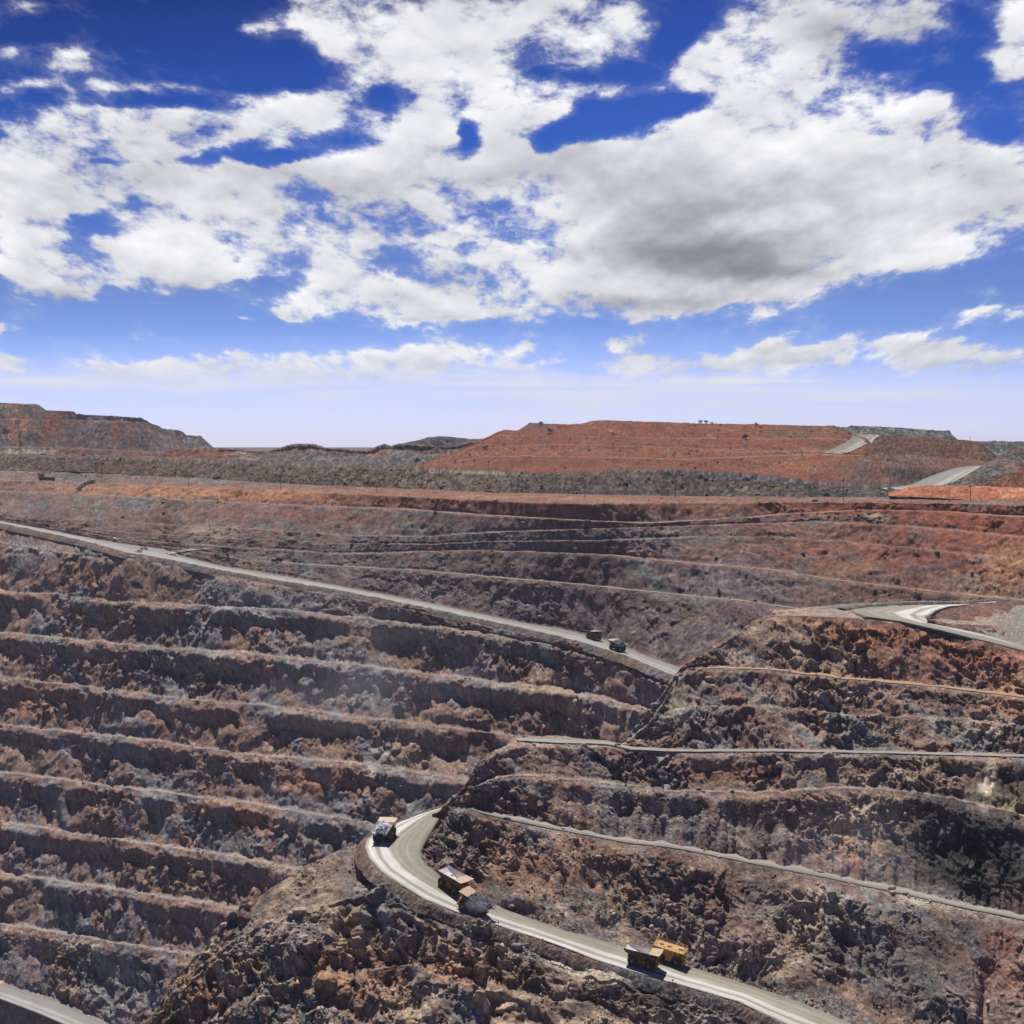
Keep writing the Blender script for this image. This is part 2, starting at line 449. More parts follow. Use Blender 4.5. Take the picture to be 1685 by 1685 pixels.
def build_layer(name, X0, X1, ncol, lines, base='brown', berm='gravel', patches=(), cs=(8.0, 3.2, 1.3), amp=(2.2, 1.1, 0.5),
                big=3.0, bigs=28.0, mat=None, seed=1, strata=(0.25, 1.0), den=1.0, tilt=0.0, bermamp=0.35, gully=0.0, speck=1.15, bright=1.76, rub=0, ramp=.12, free=None):
    """Loft of bench crests.  Every line is a crest; the strip above it is a rock face ending in a berm."""
    X = np.linspace(X0, X1, ncol)
    L = []
    for d in lines:
        e = dict(d)
        if 'pts' in d:
            e['x'], e['y'] = poly(d['pts'], X)
            if d.get('wob', 1) and 'z' not in d and 'D' not in d:
                w = np.stack([X / 37.0, np.full_like(X, seed * 7.7 + len(L)), X * 0], 1)
                e['y'] = e['y'] + fbm(w, 3, seed + len(L)) * 3.2 * d.get('wob', 1)
            r = (e['y'] - HY) / F
            if 'z' in d:
                zz = anch(d['z'], X); D = -zz / np.where(np.abs(r) < 1e-4, 1e-4, r); e['P'] = place(e['x'], e['y'], D)
            elif 'slope' in d:
                Q_ = L[-1]['P']; D = (-Q_[:, 2] + d['slope'] * Q_[:, 1]) / (r + d['slope']); e['P'] = place(e['x'], e['y'], D)
            elif 'D' in d:
                e['P'] = place(e['x'], e['y'], anch(d['D'], X))
            else:
                e['P'] = None
        else:
            e['P'] = None
        L.append(e)
    # lines without a depth of their own lie on the mean slope between their anchored neighbours
    n = len(L)
    anc = [i for i in range(n) if L[i]['P'] is not None]
    for i in range(n):
        if L[i]['P'] is None and 'off' not in L[i]:
            a = max(j for j in anc if j < i); b = min(j for j in anc if j > i)
            Pa, Pb = L[a]['P'], L[b]['P']; r = (L[i]['y'] - HY) / F
            dD = Pb[:, 1] - Pa[:, 1]; dz = Pb[:, 2] - Pa[:, 2]
            den_ = dz + r * dD
            t = -(Pa[:, 2] + r * Pa[:, 1]) / np.where(np.abs(den_) < 1e-6, 1e-6, den_)
            L[i]['t'] = np.clip(t, 0.0, 1.0)
            D = Pa[:, 1] + dD * L[i]['t']
            L[i]['P'] = place(L[i]['x'], L[i]['y'], D)
            z = Pa[:, 2] + dz * L[i]['t']
            L[i]['P'][:, 2] = z
    for i in range(n - 1, -1, -1):
        if 'off' in L[i]:
            src = L[i + 1]['P'] if i + 1 < n and L[i + 1]['P'] is not None else L[i - 1]['P']
            dD, dz = L[i]['off']
            q = src.copy(); q[:, 0] *= (src[:, 1] + dD) / src[:, 1] if dD > 0 else 1; q[:, 1] += dD; q[:, 2] += dz
            L[i]['P'] = q
    rows, kind, fade = [], [], []
    for e in L: e['T'] = None
    rows.append(L[0]['P']); kind.append(1.0 if 'off' in L[0] else 0.5); fade.append(0.0 if L[0].get('lock') else 1.0)
    for i in range(1, n):
        A, B = L[i - 1]['P'], L[i]['P']
        w = L[i].get('berm', 0.0)
        hd = A[:, :2] - B[:, :2]
        hl = np.maximum(np.hypot(hd[:, 0], hd[:, 1]), 0.01)
        jit = 1 + 0.8 * fbm(np.stack([X / 25.0, np.full_like(X, i * 3.3 + seed), X * 0], 1), 3, seed + 50 + i)
        wv = np.minimum(w * np.clip(jit, .3, 2.0), hl * 0.62)
        Tt = B.copy(); Tt[:, :2] += hd / hl[:, None] * wv[:, None]
        Tt[:, 2] += np.minimum(wv * 0.06, np.maximum((A[:, 2] - B[:, 2]) * .2, 0))
        L[i]['T'] = Tt
        # number of rows from the height in the picture
        ya = HY - A[:, 2] / A[:, 1] * F; yb = HY - B[:, 2] / B[:, 1] * F
        hp = np.percentile(np.abs(yb - ya), 80) * 0.608
        yt = HY - Tt[:, 2] / Tt[:, 1] * F
        bp = np.percentile(np.abs(yb - yt), 80) * 0.608
        nb = max(2, int(bp / 1.1 * den)) if w > 0 else 0
        nf = L[i].get('rows') or max(2, int(max(hp - bp, 1) / 1.1 * den))
        st = L[i].get('steep', 0.0)      # share of the face that is a near-vertical cliff at its head
        brk = 0.14 + 0.12 * fbm(np.stack([X / 22.0, np.full_like(X, i * 5.1 + seed), X * 0], 1), 3, seed + 90 + i)
        brk = np.clip(brk, 0.04, 0.30)[:, None]
        cl = np.clip(0.36 + 0.24 * fbm(np.stack([X / 30.0, np.full_like(X, i * 9.1 + seed), X * 0], 1), 3, seed + 190 + i), .1, .5)[:, None]
        on = smooth01((fbm(np.stack([X / 60.0, np.full_like(X, i * 2.7 + seed), X * 0], 1), 3, seed + 70 + i) + L[i].get('on', 0.35)) * 2.5)[:, None] * st
        for k in range(1, nf + 1):
            s = k / nf
            v = s
            e_ = brk + cl
            hcl = np.where(s < brk, s / brk * .28, np.where(s < e_, .28 + (s - brk) / cl * .04, np.where(s < e_ + .05, .32 + (s - e_) / .05 * .16, .48 + (s - e_ - .05) / np.maximum(1 - e_ - .05, .05) * .52)))
            h = s * (1 - on) + hcl * on
            q = A.copy()
            q[:, :2] = A[:, :2] + (Tt[:, :2] - A[:, :2]) * h
            q[:, 2] = A[:, 2] + (Tt[:, 2] - A[:, 2]) * v
            rows.append(q)
            kd = 0.30 + 0.70 * float(smooth01(s / ramp))
            kd *= 1.0 - .5 * float(smooth01((s - .85) / .15))
            kind.append(kd if 'flat' not in L[i] else L[i]['flat'])
            f = 1.0
            if L[i].get('lock') and not nb: f = min(1.0, (nf - k) / (nf * 0.25 + 1e-6))
            if L[i - 1].get('lock'): f = min(f, k / (nf * 0.25))
            f = min(f, .12 + k / max(nf * .12, 1.5))
            fade.append(f)
        for k in range(1, nb + 1):
            s = k / nb
            rows.append(Tt * (1 - s) + B * s); kind.append(0.0 if k > 1 else 0.35)
            f = 1.0
            f = .5
            if L[i].get('lock'): f = min(.5, (nb - k) / max(nb * .6, 1))
            fade.append(f)
    P = np.stack(rows); kind = np.array(kind, np.float32); fade = np.array(fade, np.float32)
    Rr = len(P)
    # smooth base normals
    du = np.gradient(P, axis=1); dv = np.gradient(P, axis=0)
    N = np.cross(du, dv); N *= np.where(N[..., 2:] < 0, -1, 1); 
    N = N / (np.linalg.norm(N, axis=-1, keepdims=True) + 1e-9)
    face_dir = np.stack([-P[..., 0], -P[..., 1], np.abs(P[..., 1]) * 0.35], -1); face_dir /= np.linalg.norm(face_dir, axis=-1, keepdims=True)
    N = np.where(kind[:, None, None] > .2, N * 0.6 + face_dir * 0.5 + np.array([0, 0, .12]), N)
    N = N / (np.linalg.norm(N, axis=-1, keepdims=True) + 1e-9)
    flat = P.reshape(-1, 3).astype(np.float32)
    K = np.repeat(kind, P.shape[1]); Fd = np.repeat(fade, P.shape[1])
    if free is not None:
        F2 = Fd.reshape(Rr, -1); F2[:, free(X)] = np.maximum(F2[:, free(X)], .9); Fd = F2.reshape(-1)
    Pw = flat.copy()
    wp = fbm(flat / 9.0, 2, seed + 5); Pw[:, 0] += wp * 3.0; Pw[:, 2] += np.roll(wp, 37) * 2.0
    if tilt:
        Pw[:, 0] += flat[:, 2] * tilt
    # joint sets: blocks are long down the dip, short across it
    lay = np.stack([Pw[:, 0] * 1.15 + Pw[:, 2] * .55 + Pw[:, 1] * .2, Pw[:, 1] * .8 - Pw[:, 0] * .25, (Pw[:, 2] * .95 - Pw[:, 0] * .5) * .58], 1).astype(np.float32)
    lay3 = np.stack([flat[:, 0] * 1.2 + flat[:, 2] * .6, flat[:, 1] * .8, (flat[:, 2] * .9 - flat[:, 0] * .5) * .65], 1)
    c1, i1, e1 = cells(lay / cs[0], seed); c2, i2, e2 = cells(lay / cs[1], seed + 1); c3, i3, e3 = cells(lay3 / cs[2], seed + 2)
    bg = fbm(flat / bigs, 3, seed + 8)
    rd = ridged(flat * np.array([1, 1, .55], np.float32) / (bigs * .35), 3, seed + 11)
    mod = smooth01(0.48 + 1.5 * fbm(flat / 42.0, 3, seed + 21)) * (1 + .5 * fbm(flat / 80.0, 2, seed + 23))      # blocky here, talus there
    d = big * bg + big * .30 * rd + mod * (amp[0] * c1 + amp[1] * .62 * c2) + (0.35 + .65 * mod) * amp[2] * .55 * c3
    if gully:
        gp = flat.copy(); gp[:, 0] += flat[:, 2] * .35
        d += gully * ridged(gp * np.array([1, 1, .12], np.float32) / 7.0, 3, seed + 33)
    db = bermamp * (c3 * .9 + fbm(flat / 4.0, 2, seed + 12)) 
    fine = (.3 + .7 * mod) * (amp[2] * .55 * c3 + .22 * amp[1] * c2) + .12 * fbm(flat / 1.6, 2, seed + 15)
    disp = np.where(K > .2, (d - (0.35 + .65 * mod) * amp[2] * .55 * c3) * np.minimum(K, 1) + fine, db) * Fd
    out = (P.reshape(-1, 3) + N.reshape(-1, 3) * disp[:, None])
    # ---- albedo
    m1 = fbm(flat / 45.0, 4, seed + 31); m2 = fbm(flat * np.array([1, 1, 1.6], np.float32) / 11.0, 4, seed + 41)
    t = 1.25 + m1 * .7 + m2 * .9 + (i1 - .5) * .7 * mod + ((i2 - .5) * .9 + (i3 - .5) * 1.3) * speck
    names = base if isinstance(base, (list, tuple)) else [base]
    if len(names) == 1:
        C = pal(names[0], t)
    else:
        sm = np.stack([(flat[:, 0] + flat[:, 2] * .7 + flat[:, 1] * .25) / 17.0, flat[:, 1] / 110.0, (flat[:, 2] - flat[:, 0] * .5) / 80.0], 1)
        seam = fbm(sm, 4, seed + 65)
        sel = (m1 * .5 + seam * 1.1 + fbm(flat / 90.0 + 5, 2, seed + 61) * .7) * 1.2 + .5
        sel = np.clip(sel + (i1 - .5) * .35, 0, .999) * (len(names) - 1)
        C = np.zeros((len(flat), 3), np.float32)
        for j, nm in enumerate(names):
            wgt = np.clip(1 - np.abs(sel - j), 0, 1)
            C += wgt[:, None] * pal(nm, t)
    # rarer veins: pale, rusty and bluish blocks
    v1 = smooth01((fbm(flat / 16.0 + 40, 3, seed + 71) - .48) * 5) * smooth01((i2 - .3) * 2)
    C = C * (1 - .75 * v1[:, None]) + pal('tan', t) * .75 * v1[:, None]
    v2 = smooth01((fbm(flat / 20.0 + 80, 3, seed + 81) - .42) * 5)
    C = C * (1 - .28 * v2[:, None]) + pal('rust', t) * .28 * v2[:, None]
    px = CX + flat[:, 0] / flat[:, 1] * F; py = HY - flat[:, 2] / flat[:, 1] * F
    wn = fbm(flat / 12.0, 3, seed + 91); wn2 = fbm(flat / 12.0 + 30, 3, seed + 92)
    for (cx, cy, rx, ry, nm, s, *rest) in patches:
        sl = rest[0] if rest else 0.0
        ddx = px - cx; ddy = py - cy - sl * ddx
        q = (ddx / rx) ** 2 + (ddy / ry) ** 2
        wgt = smooth01(1.35 - np.sqrt(q) + wn * .55 + (i2 - .5) * .35) * s
        C = C * (1 - wgt[:, None]) + pal(nm, t) * wgt[:, None]
    crack = smooth01(1 - e1 / .10) * mod * .35 * (K > .2)
    C *= (1 - crack)[:, None]
    # berms carry fine gravel in the colour of the rock around them
    if berm:
        gcol = pal(berm, 1.9 + fbm(flat / 5.0, 3, seed + 13) * 1.1 + (i3 - .5) * 1.2)
        tw = np.clip(0.15 + m1 * .8, 0, .75)[:, None]
        gcol = gcol * (1 - tw) + pal('brown', t + .8) * tw * 1.15
        kb = (1 - smooth01(K * 3 + wn * .3))[:, None] * .9
        C = C * (1 - kb) + gcol * kb
    if rub:
        rg = np.random.default_rng(seed)
        wgt_ = np.where(K < .2, 1.0, 0.16) * (Fd > .3) * (py < 1720) * (px > -30) * (px < 1715)
        wgt_ = wgt_ * smooth01(.5 + 1.4 * fbm(flat / 14.0, 2, seed + 17)) ** 2
        pick = rg.choice(len(flat), rub, p=wgt_ / wgt_.sum())
        RUB.append((out[pick], np.clip(C[pick] * bright * rg.uniform(.9, 1.7, (rub, 1)), 0, .6)))
    o = grid_mesh(name, out.reshape(P.shape), C * bright, mat or M_ROCK)
    return o, L, X


# ================================================================ shared lines
RIM_Z = [(-80, -34), (0, -35), (432, -40), (800, -41), (1120, -41), (1388, -40), (1685, -38), (1760, -37.5)]
FOOT_D = [(-80, 1620), (0, 1580), (432, 1400), (800, 1190), (1120, 1150), (1388, 1110), (1685, 1030), (1760, 1010)]
FOOT = [(-80, 771), (0, 773), (113, 774), (233, 780), (332, 786), (432, 793), (560, 799), (693, 804), (793, 809), (925, 812), (1008, 814), (1120, 816), (1388, 817), (1685, 821), (1760, 823)]
W0 = [(-80, 788), (0, 791), (133, 794), (199, 797), (332, 804), (432, 808), (560, 812), (693, 818), (793, 823), (892, 827), (992, 829), (1120, 827), (1225, 828), (1324, 826), (1457, 828), (1600, 829), (1760, 834)]
W1 = [(-80, 806), (0, 809), (133, 814), (299, 823), (432, 830), (560, 835), (660, 838), (793, 848), (892, 853), (992, 859), (1060, 862), (1150, 857), (1225, 853), (1324, 845), (1424, 840), (1532, 842), (1685, 851), (1760, 856)]
W2 = [(-80, 835), (50, 853), (166, 857), (299, 866), (432, 871), (560, 881), (693, 884), (793, 877), (892, 873), (992, 870), (1120, 866), (1225, 863), (1358, 859), (1490, 866), (1607, 876), (1685, 884), (1760, 890)]
W3 = [(-80, 842), (100, 864), (200, 876), (300, 882), (432, 888), (560, 895), (693, 896), (793, 892), (900, 890), (1000, 889), (1125, 884), (1258, 883), (1391, 891), (1524, 904), (1643, 917), (1760, 928)]
W4 = [(-80, 843), (200, 888), (300, 896), (450, 905), (560, 912), (693, 908), (780, 906), (900, 909), (1000, 914), (1125, 927), (1258, 937), (1391, 957), (1524, 973), (1643, 985), (1760, 995)]
W5 = [(-80, 844), (200, 891), (300, 903), (400, 922), (560, 933), (693, 940), (826, 952), (959, 963), (1120, 980), (1225, 990), (1298, 1001), (1500, 1020), (1760, 1040)]
RT = [(-80, 845), (0, 857), (66, 869), (166, 889), (213, 897), (270, 904), (300, 916), (366, 932), (465, 948), (560, 965), (693, 990), (859, 1025), (926, 1036), (992, 1052), (1060, 1078), (1120, 1099), (1200, 1125), (1760, 1160)]
RB = [(-80, 849), (0, 861), (66, 875), (133, 889), (186, 903), (213, 911), (246, 915), (282, 922), (366, 939), (465, 957), (560, 972), (693, 999), (859, 1034), (959, 1057), (1042, 1084), (1108, 1112), (1200, 1148)]
ROAD_UP_Z = [(-80, -62), (0, -70), (240, -86), (560, -106), (1115, -134), (1200, -139)]

# ---- far wall of the pit
_, LFAR, XFAR = build_layer('pit_wall', -80, 1760, 1250, [
    dict(pts=FOOT, D=FOOT_D, lock=True),
    dict(pts=W0, z=RIM_Z, berm=12.0, rows=14, flat=.25),
    dict(pts=W1, berm=9.0, wob=.4),
    dict(pts=W2, berm=5.0, wob=.3),
    dict(pts=W3, berm=3.0, wob=.3),
    dict(pts=W4, berm=7.0, wob=.4),
    dict(pts=W5, berm=7.0, steep=.35, wob=.4),
    dict(pts=RT, z=[(-80, -62), (0, -70), (240, -86), (560, -106), (1115, -134), (1300, -138), (1760, -140)], berm=6.0, steep=.45, lock=True),
    dict(off=(-25, -25)),
], base=['purple', 'mauve', 'brown', 'purple', 'grey'], seed=3, bright=1.15, berm='brown', ramp=.05, gully=.9, rub=1500, cs=(12, 5.0, 2.2), amp=(1.8, 1.2, 1.1), big=2.4, den=1.0, bermamp=.5,
    patches=[(700, 812, 1000, 9, 'rust', .8, .018), (700, 822, 500, 10, 'orange', .45, .018), (250, 808, 280, 9, 'orange', .65, .03), (900, 858, 500, 10, 'purple', .7, .02), (1250, 838, 300, 8, 'rust', .7), (60, 800, 110, 9, 'purple', .6), (620, 826, 240, 12, 'red', .6, .03),
             (900, 838, 200, 14, 'red', .5, .03), (380, 815, 160, 9, 'orange', .7, .03), (430, 848, 230, 14, 'red', .35, .03), (1150, 838, 90, 12, 'rust', .6),
             (1450, 838, 260, 12, 'red', .75, .01), (1560, 850, 200, 20, 'red', .7, .02), (1640, 880, 120, 40, 'red', .8, .05), (1440, 900, 260, 40, 'red', .55, .05), (950, 832, 420, 9, 'rust', .7, .03),
             (1660, 940, 70, 45, 'orange', .8), (1600, 975, 50, 22, 'tan', .5), (1450, 960, 200, 30, 'rust', .4, .1), (330, 875, 60, 14, 'tan', .7), (900, 890, 420, 16, 'grey', .55, -.01),
             (1440, 852, 25, 8, 'cream', .6), (930, 895, 25, 8, 'tan', .6), (250, 860, 200, 10, 'purple', .5), (750, 960, 300, 26, 'mauve', .4, .1), (1180, 960, 140, 40, 'blue', .3, .1),
             (900, 1010, 300, 26, 'mauve', .45, .15), (1150, 1050, 130, 50, 'blue', .2), (1100, 885, 200, 6, 'grey', .4), (450, 915, 200, 16, 'grey', .6, .05)])

# ---- left wall under the upper haul road
LW = dict(
    a=[(-80, 880), (0, 893), (120, 912), (200, 918), (270, 925), (366, 948), (465, 966), (560, 983), (693, 1008), (859, 1043), (959, 1066), (1042, 1094), (1108, 1122), (1200, 1158)],
    L1=[(-80, 961), (0, 970), (100, 980), (199, 991), (299, 995), (399, 1000), (498, 1006), (560, 1014), (693, 1026), (773, 1038), (892, 1058), (1000, 1084), (1108, 1130), (1200, 1168)],
    L3=[(-80, 1033), (0, 1041), (133, 1053), (266, 1066), (399, 1074), (560, 1092), (726, 1111), (892, 1131), (992, 1149), (1058, 1166), (1200, 1200)],
    L5=[(-80, 1105), (0, 1114), (133, 1129), (299, 1151), (432, 1161), (560, 1177), (726, 1196), (859, 1212), (1000, 1232), (1200, 1262)],
    L6=[(-80, 1183), (0, 1192), (133, 1206), (266, 1221), (392, 1240), (560, 1253), (700, 1273), (780, 1285), (1200, 1350)],
    L7=[(-80, 1258), (0, 1270), (133, 1288), (266, 1303), (399, 1321), (560, 1347), (640, 1361), (1200, 1460)],
    L8=[(-80, 1345), (0, 1355), (133, 1371), (266, 1393), (399, 1413), (498, 1431), (1200, 1560)],
    L9=[(-80, 1424), (0, 1436), (133, 1456), (266, 1476), (389, 1496), (1200, 1650)],
    L10=[(-80, 1509), (0, 1521), (133, 1541), (309, 1572), (1200, 1740)],
    L11=[(-80, 1594), (0, 1605), (133, 1627), (256, 1655), (1200, 1820)],
    bot=[(-80, 1590), (0, 1619), (100, 1650), (170, 1684), (300, 1735), (600, 1850), (1200, 1880)])
build_layer('pit_wall', -80, 1160, 1000, [
    dict(pts=RB, z=ROAD_UP_Z, lock=True),
    dict(pts=LW['a'], slope=.42, berm=1.0, flat=.4),
    dict(pts=LW['L1'], berm=4.0),
    dict(pts=LW['L3'], berm=6.5, steep=1.0, on=.5),
    dict(pts=LW['L5'], berm=6.5, steep=1.0, on=.6),
    dict(pts=LW['L6'], berm=6.5, steep=1.0, on=.5),
    dict(pts=LW['L7'], berm=6.5, steep=1.0, on=.5),
    dict(pts=LW['L8'], berm=6.5, steep=1.0, on=.5),
    dict(pts=LW['L9'], berm=6.5, steep=1.0, on=.5),
    dict(pts=LW['L10'], berm=6.5, steep=1.0, on=.5),
    dict(pts=LW['bot'], z=[(-80, -350), (1200, -350)], berm=5.0, steep=.6, lock=True),
], base=['brown', 'purple', 'brown', 'mauve', 'grey'], seed=11, rub=2600, cs=(9, 4.2, 1.9), amp=(3.4, 1.9, 1.2), big=5.5, bigs=34,
    patches=[(250, 925, 260, 12, 'grey', .6, .12), (560, 1000, 200, 22, 'grey', .5, .15), (850, 1070, 240, 16, 'grey', .5, .2), (620, 1140, 80, 45, 'grey', .5), (560, 1080, 90, 30, 'grey', .4),
             (60, 1160, 60, 30, 'rust', .5), (330, 1090, 60, 16, 'tan', .5), (1000, 1180, 90, 30, 'tan', .35), (500, 1330, 80, 30, 'blue', .45), (540, 1370, 60, 25, 'grey', .7),
             (330, 1330, 60, 16, 'orange', .4), (700, 1250, 90, 30, 'tan', .35), (520, 1290, 70, 20, 'orange', .4), (130, 950, 90, 16, 'rust', .4), (880, 1130, 120, 20, 'tan', .25),
             (420, 1350, 50, 24, 'rust', .6), (130, 1560, 40, 20, 'tan', .5), (450, 1450, 60, 60, 'rust', .4)])

# ---- road along the floor of the left corner, and the slope under it
RLa = [(-80, 1590), (0, 1619), (100, 1650), (170, 1684), (300, 1735)]
RLb = [(-80, 1612), (0, 1644), (66, 1669), (110, 1688), (200, 1725), (300, 1775)]


def road_strip(name, inner, outer, zi, zo, X, ncross, mat, flip=False, lift=0.12, wobble=0.15):
    xi, yi = poly(inner, X); xo, yo = poly(outer, X)
    ri = (yi - HY) / F; ro = (yo - HY) / F
    Pi = place(xi, yi, -anch(zi, X) / ri); Po = place(xo, yo, -anch(zo, X) / ro)
    for _ in range(2):
        Pi[1:-1] = (Pi[:-2] + 2 * Pi[1:-1] + Pi[2:]) / 4; Po[1:-1] = (Po[:-2] + 2 * Po[1:-1] + Po[2:]) / 4
    s = np.linspace(0, 1, ncross)[:, None, None]
    P = Pi[None] * (1 - s) + Po[None] * s
    P[..., 2] += lift + 0.35 * np.sin(s[..., 0] * math.pi)
    fl = P.reshape(-1, 3)
    P[..., 2] += (fbm(fl / 6.0, 2, 77) * wobble).reshape(P.shape[:2])
    mid = (Pi + Po) / 2
    along = np.concatenate([[0], np.cumsum(np.linalg.norm(np.diff(mid, axis=0), axis=1))])
    uv = np.zeros(P.shape[:2] + (2,)); uv[..., 0] = along[None]; uv[..., 1] = np.linspace(1, 0, ncross)[:, None] if flip else np.linspace(0, 1, ncross)[:, None]
    # turn both edges down so that the slab has a thickness
    lo0 = P[:1].copy(); lo0[..., 2] -= .9; lo1 = P[-1:].copy(); lo1[..., 2] -= .9
    P = np.concatenate([lo0, P, lo1]); uv = np.concatenate([uv[:1], uv, uv[-1:]])
    return grid_mesh(name, P, None, mat, uv), Pi, Po


road_strip('haul_road', RLa, RLb, [(-80, -350), (400, -350)], [(-80, -350), (400, -350)], np.linspace(-80, 300, 160), 14, M_ROAD2)
build_layer('terrain', -80, 560, 340, [
    dict(pts=RLb, z=[(-80, -350.4), (600, -350.4)], lock=True),
    dict(pts=[(-80, 1760), (0, 1760), (300, 1840), (560, 1900)], z=[(-80, -385), (560, -385)], berm=6),
], base=['brown', 'grey'], seed=14, cs=(7, 3, 1.4), amp=(2, 1.1, .6))

# ---- upper haul road on the far side
UX = np.linspace(-80, 1200, 700)
road_strip('haul_road', RT, RB, ROAD_UP_Z, ROAD_UP_Z, UX, 14, M_ROAD2)


def ribbon(name, pts, z, X, prof, seed, base='grey', amp=0.5, side=1, mat=None):
    """an earth bund: cross-section swept along a line, offset in plan towards the pit side"""
    x, y = poly(pts, X); P0 = place(x, y, -anch(z, X) / ((y - HY) / F))
    for _ in range(3):
        P0[1:-1] = (P0[:-2] + 2 * P0[1:-1] + P0[2:]) / 4
    t = np.gradient(P0[:, :2], axis=0); t /= np.linalg.norm(t, axis=1, keepdims=True) + 1e-9
    nrm = np.stack([t[:, 1], -t[:, 0]], 1) * side
    prof = np.array(prof, float)
    m = []
    for a, b in zip(prof[:-1], prof[1:]):
        k = max(2, int(np.hypot(*(b - a)) / .45)); k = min(k, 60)
        for s in range(k): m.append(a + (b - a) * s / k)
    m.append(prof[-1]); m = np.array(m)
    P = np.repeat(P0[None], len(m), 0)
    P[..., :2] += nrm[None] * m[:, 0][:, None, None]; P[..., 2] += m[:, 1][:, None]
    fl = P.reshape(-1, 3).astype(np.float32)
    c, i, e = cells(fl / 1.3, seed); c2, i2, e2 = cells(fl / 3.0, seed + 1)
    out = P.copy().reshape(-1, 3)
    w = np.repeat(np.clip(np.arange(len(m)) / 3.0, 0, 1), len(X))
    out[:, 2] += (c * amp + c2 * amp * .8 + fbm(fl / 7, 3, seed + 3) * amp * 1.6) * w
    t_ = 1.0 + fbm(fl / 12, 3, seed + 4) * .8 + (i - .5) * 1.3 + (i2 - .5) * .6
    mm = np.clip(.5 + fbm(fl / 30, 3, seed + 6) * 1.2, 0, 1)[:, None]
    C = pal(base, t_) * mm + pal('brown', t_) * (1 - mm)
    return grid_mesh(name, out.reshape(P.shape), C * 1.5, mat or M_ROCK)


ribbon('terrain', RB, ROAD_UP_Z, np.linspace(-80, 1200, 1000), [(-.3, -.3), (1, .7), (2, .7), (4, -1.0), (6, -3.4)], 5, 'grey', .35)

# ---- middle spur with the upper right hairpin on its back
C0 = [(1010, 1232), (1020, 1226), (1060, 1180), (1085, 1150), (1108, 1114), (1125, 1094), (1160, 1076), (1200, 1050), (1240, 1022), (1265, 1012), (1330, 1013), (1407, 1017), (1490, 1026), (1590, 1049), (1685, 1073), (1760, 1092)]
C0Z = [(1010, -120), (1020, -119.7), (1060, -109.8), (1108, -95.6), (1125, -91.2), (1160, -87), (1200, -81), (1240, -74.7), (1265, -72), (1407, -72.7), (1490, -74.7), (1590, -79.7), (1685, -84.2), (1760, -87.4)]
C1 = [(1010, 1233), (1030, 1222), (1065, 1195), (1090, 1160), (1110, 1122), (1130, 1102), (1200, 1101), (1275, 1104), (1391, 1118), (1480, 1126), (1557, 1133), (1685, 1149), (1760, 1158)]
C2 = [(1010, 1234), (1060, 1232), (1125, 1235), (1290, 1234), (1457, 1237), (1685, 1243), (1760, 1246)]
C2Z = [(1010, -120.2), (1060, -119), (1125, -118), (1290, -117), (1457, -117), (1685, -116), (1760, -115.8)]
_, LC_, XC_ = build_layer('rock_spur', 1010, 1760, 760, [
    dict(off=(40, -30), rows=8),
    dict(pts=C0, z=C0Z, rows=10, lock=True),
    dict(pts=C1, berm=6.0, steep=.0, wob=.5),
    dict(pts=[(1010, 1233.5), (1060, 1215), (1125, 1165), (1250, 1160), (1400, 1178), (1550, 1180), (1685, 1195), (1760, 1200)], berm=1.5, steep=.6),
    dict(pts=C2, z=C2Z, berm=2.0, steep=.4, lock=True),
], base=['brown', 'purple', 'brown', 'grey'], seed=21, rub=1200, free=lambda X: X < 1250, cs=(6.5, 3.0, 1.3), amp=(2.6, 1.5, .9), big=3.2, bigs=24,
    patches=[(1480, 1050, 240, 24, 'rust', .75, .12), (1620, 1090, 110, 30, 'red', .45, .1), (1450, 1070, 60, 30, 'rust', .5), (1290, 1040, 70, 22, 'tan', .3), (1210, 1085, 30, 14, 'cream', .8),
             (1165, 1085, 22, 12, 'olive', .6), (1350, 1090, 60, 18, 'tan', .55), (1180, 1100, 60, 8, 'black', .3), (1330, 1105, 400, 4, 'orange', .35, .1), (1420, 1140, 120, 12, 'tan', .35),
             (1660, 1130, 40, 25, 'orange', .45), (1600, 1200, 70, 22, 'cream', .35), (1565, 1180, 25, 40, 'black', .4), (1100, 1150, 40, 40, 'tan', .35), (1270, 1150, 60, 12, 'tan', .5), (1210, 1190, 80, 30, 'purple', .6),
             (1560, 1110, 90, 20, 'purple', .4), (1660, 1170, 50, 20, 'orange', .5)])
# back of the spur: bench road level, hairpin pad and bank
HA = [(1262, 1011), (1330, 1012), (1407, 1016), (1490, 1025), (1590, 1048), (1685, 1072), (1760, 1091)]
build_layer('terrain', 1272, 1760, 380, [
    dict(pts=[(1250, 998), (1298, 1002), (1390, 994), (1520, 989), (1600, 990), (1760, 992)], z=[(1250, -74), (1760, -73.4)], rows=2),
    dict(pts=[(1250, 1010), (1330, 1003), (1390, 1001), (1500, 998), (1560, 996), (1620, 994), (1760, 1000)], z=[(1250, -71.8), (1760, -72.9)], berm=1, rows=8),
    dict(pts=[(1250, 1013), (1330, 1014), (1407, 1018), (1490, 1027), (1590, 1050), (1685, 1074), (1760, 1093)], z=[(1250, -73), (1407, -73.6), (1490, -75.6), (1590, -80.6), (1685, -85.1), (1760, -88.3)], berm=1, flat=.0, rows=24, lock=True),
], base='grey', seed=24, cs=(4, 2, 1.0), amp=(1.0, .7, .4), big=.8, patches=[(1330, 1008, 70, 6, 'orange', .7)])
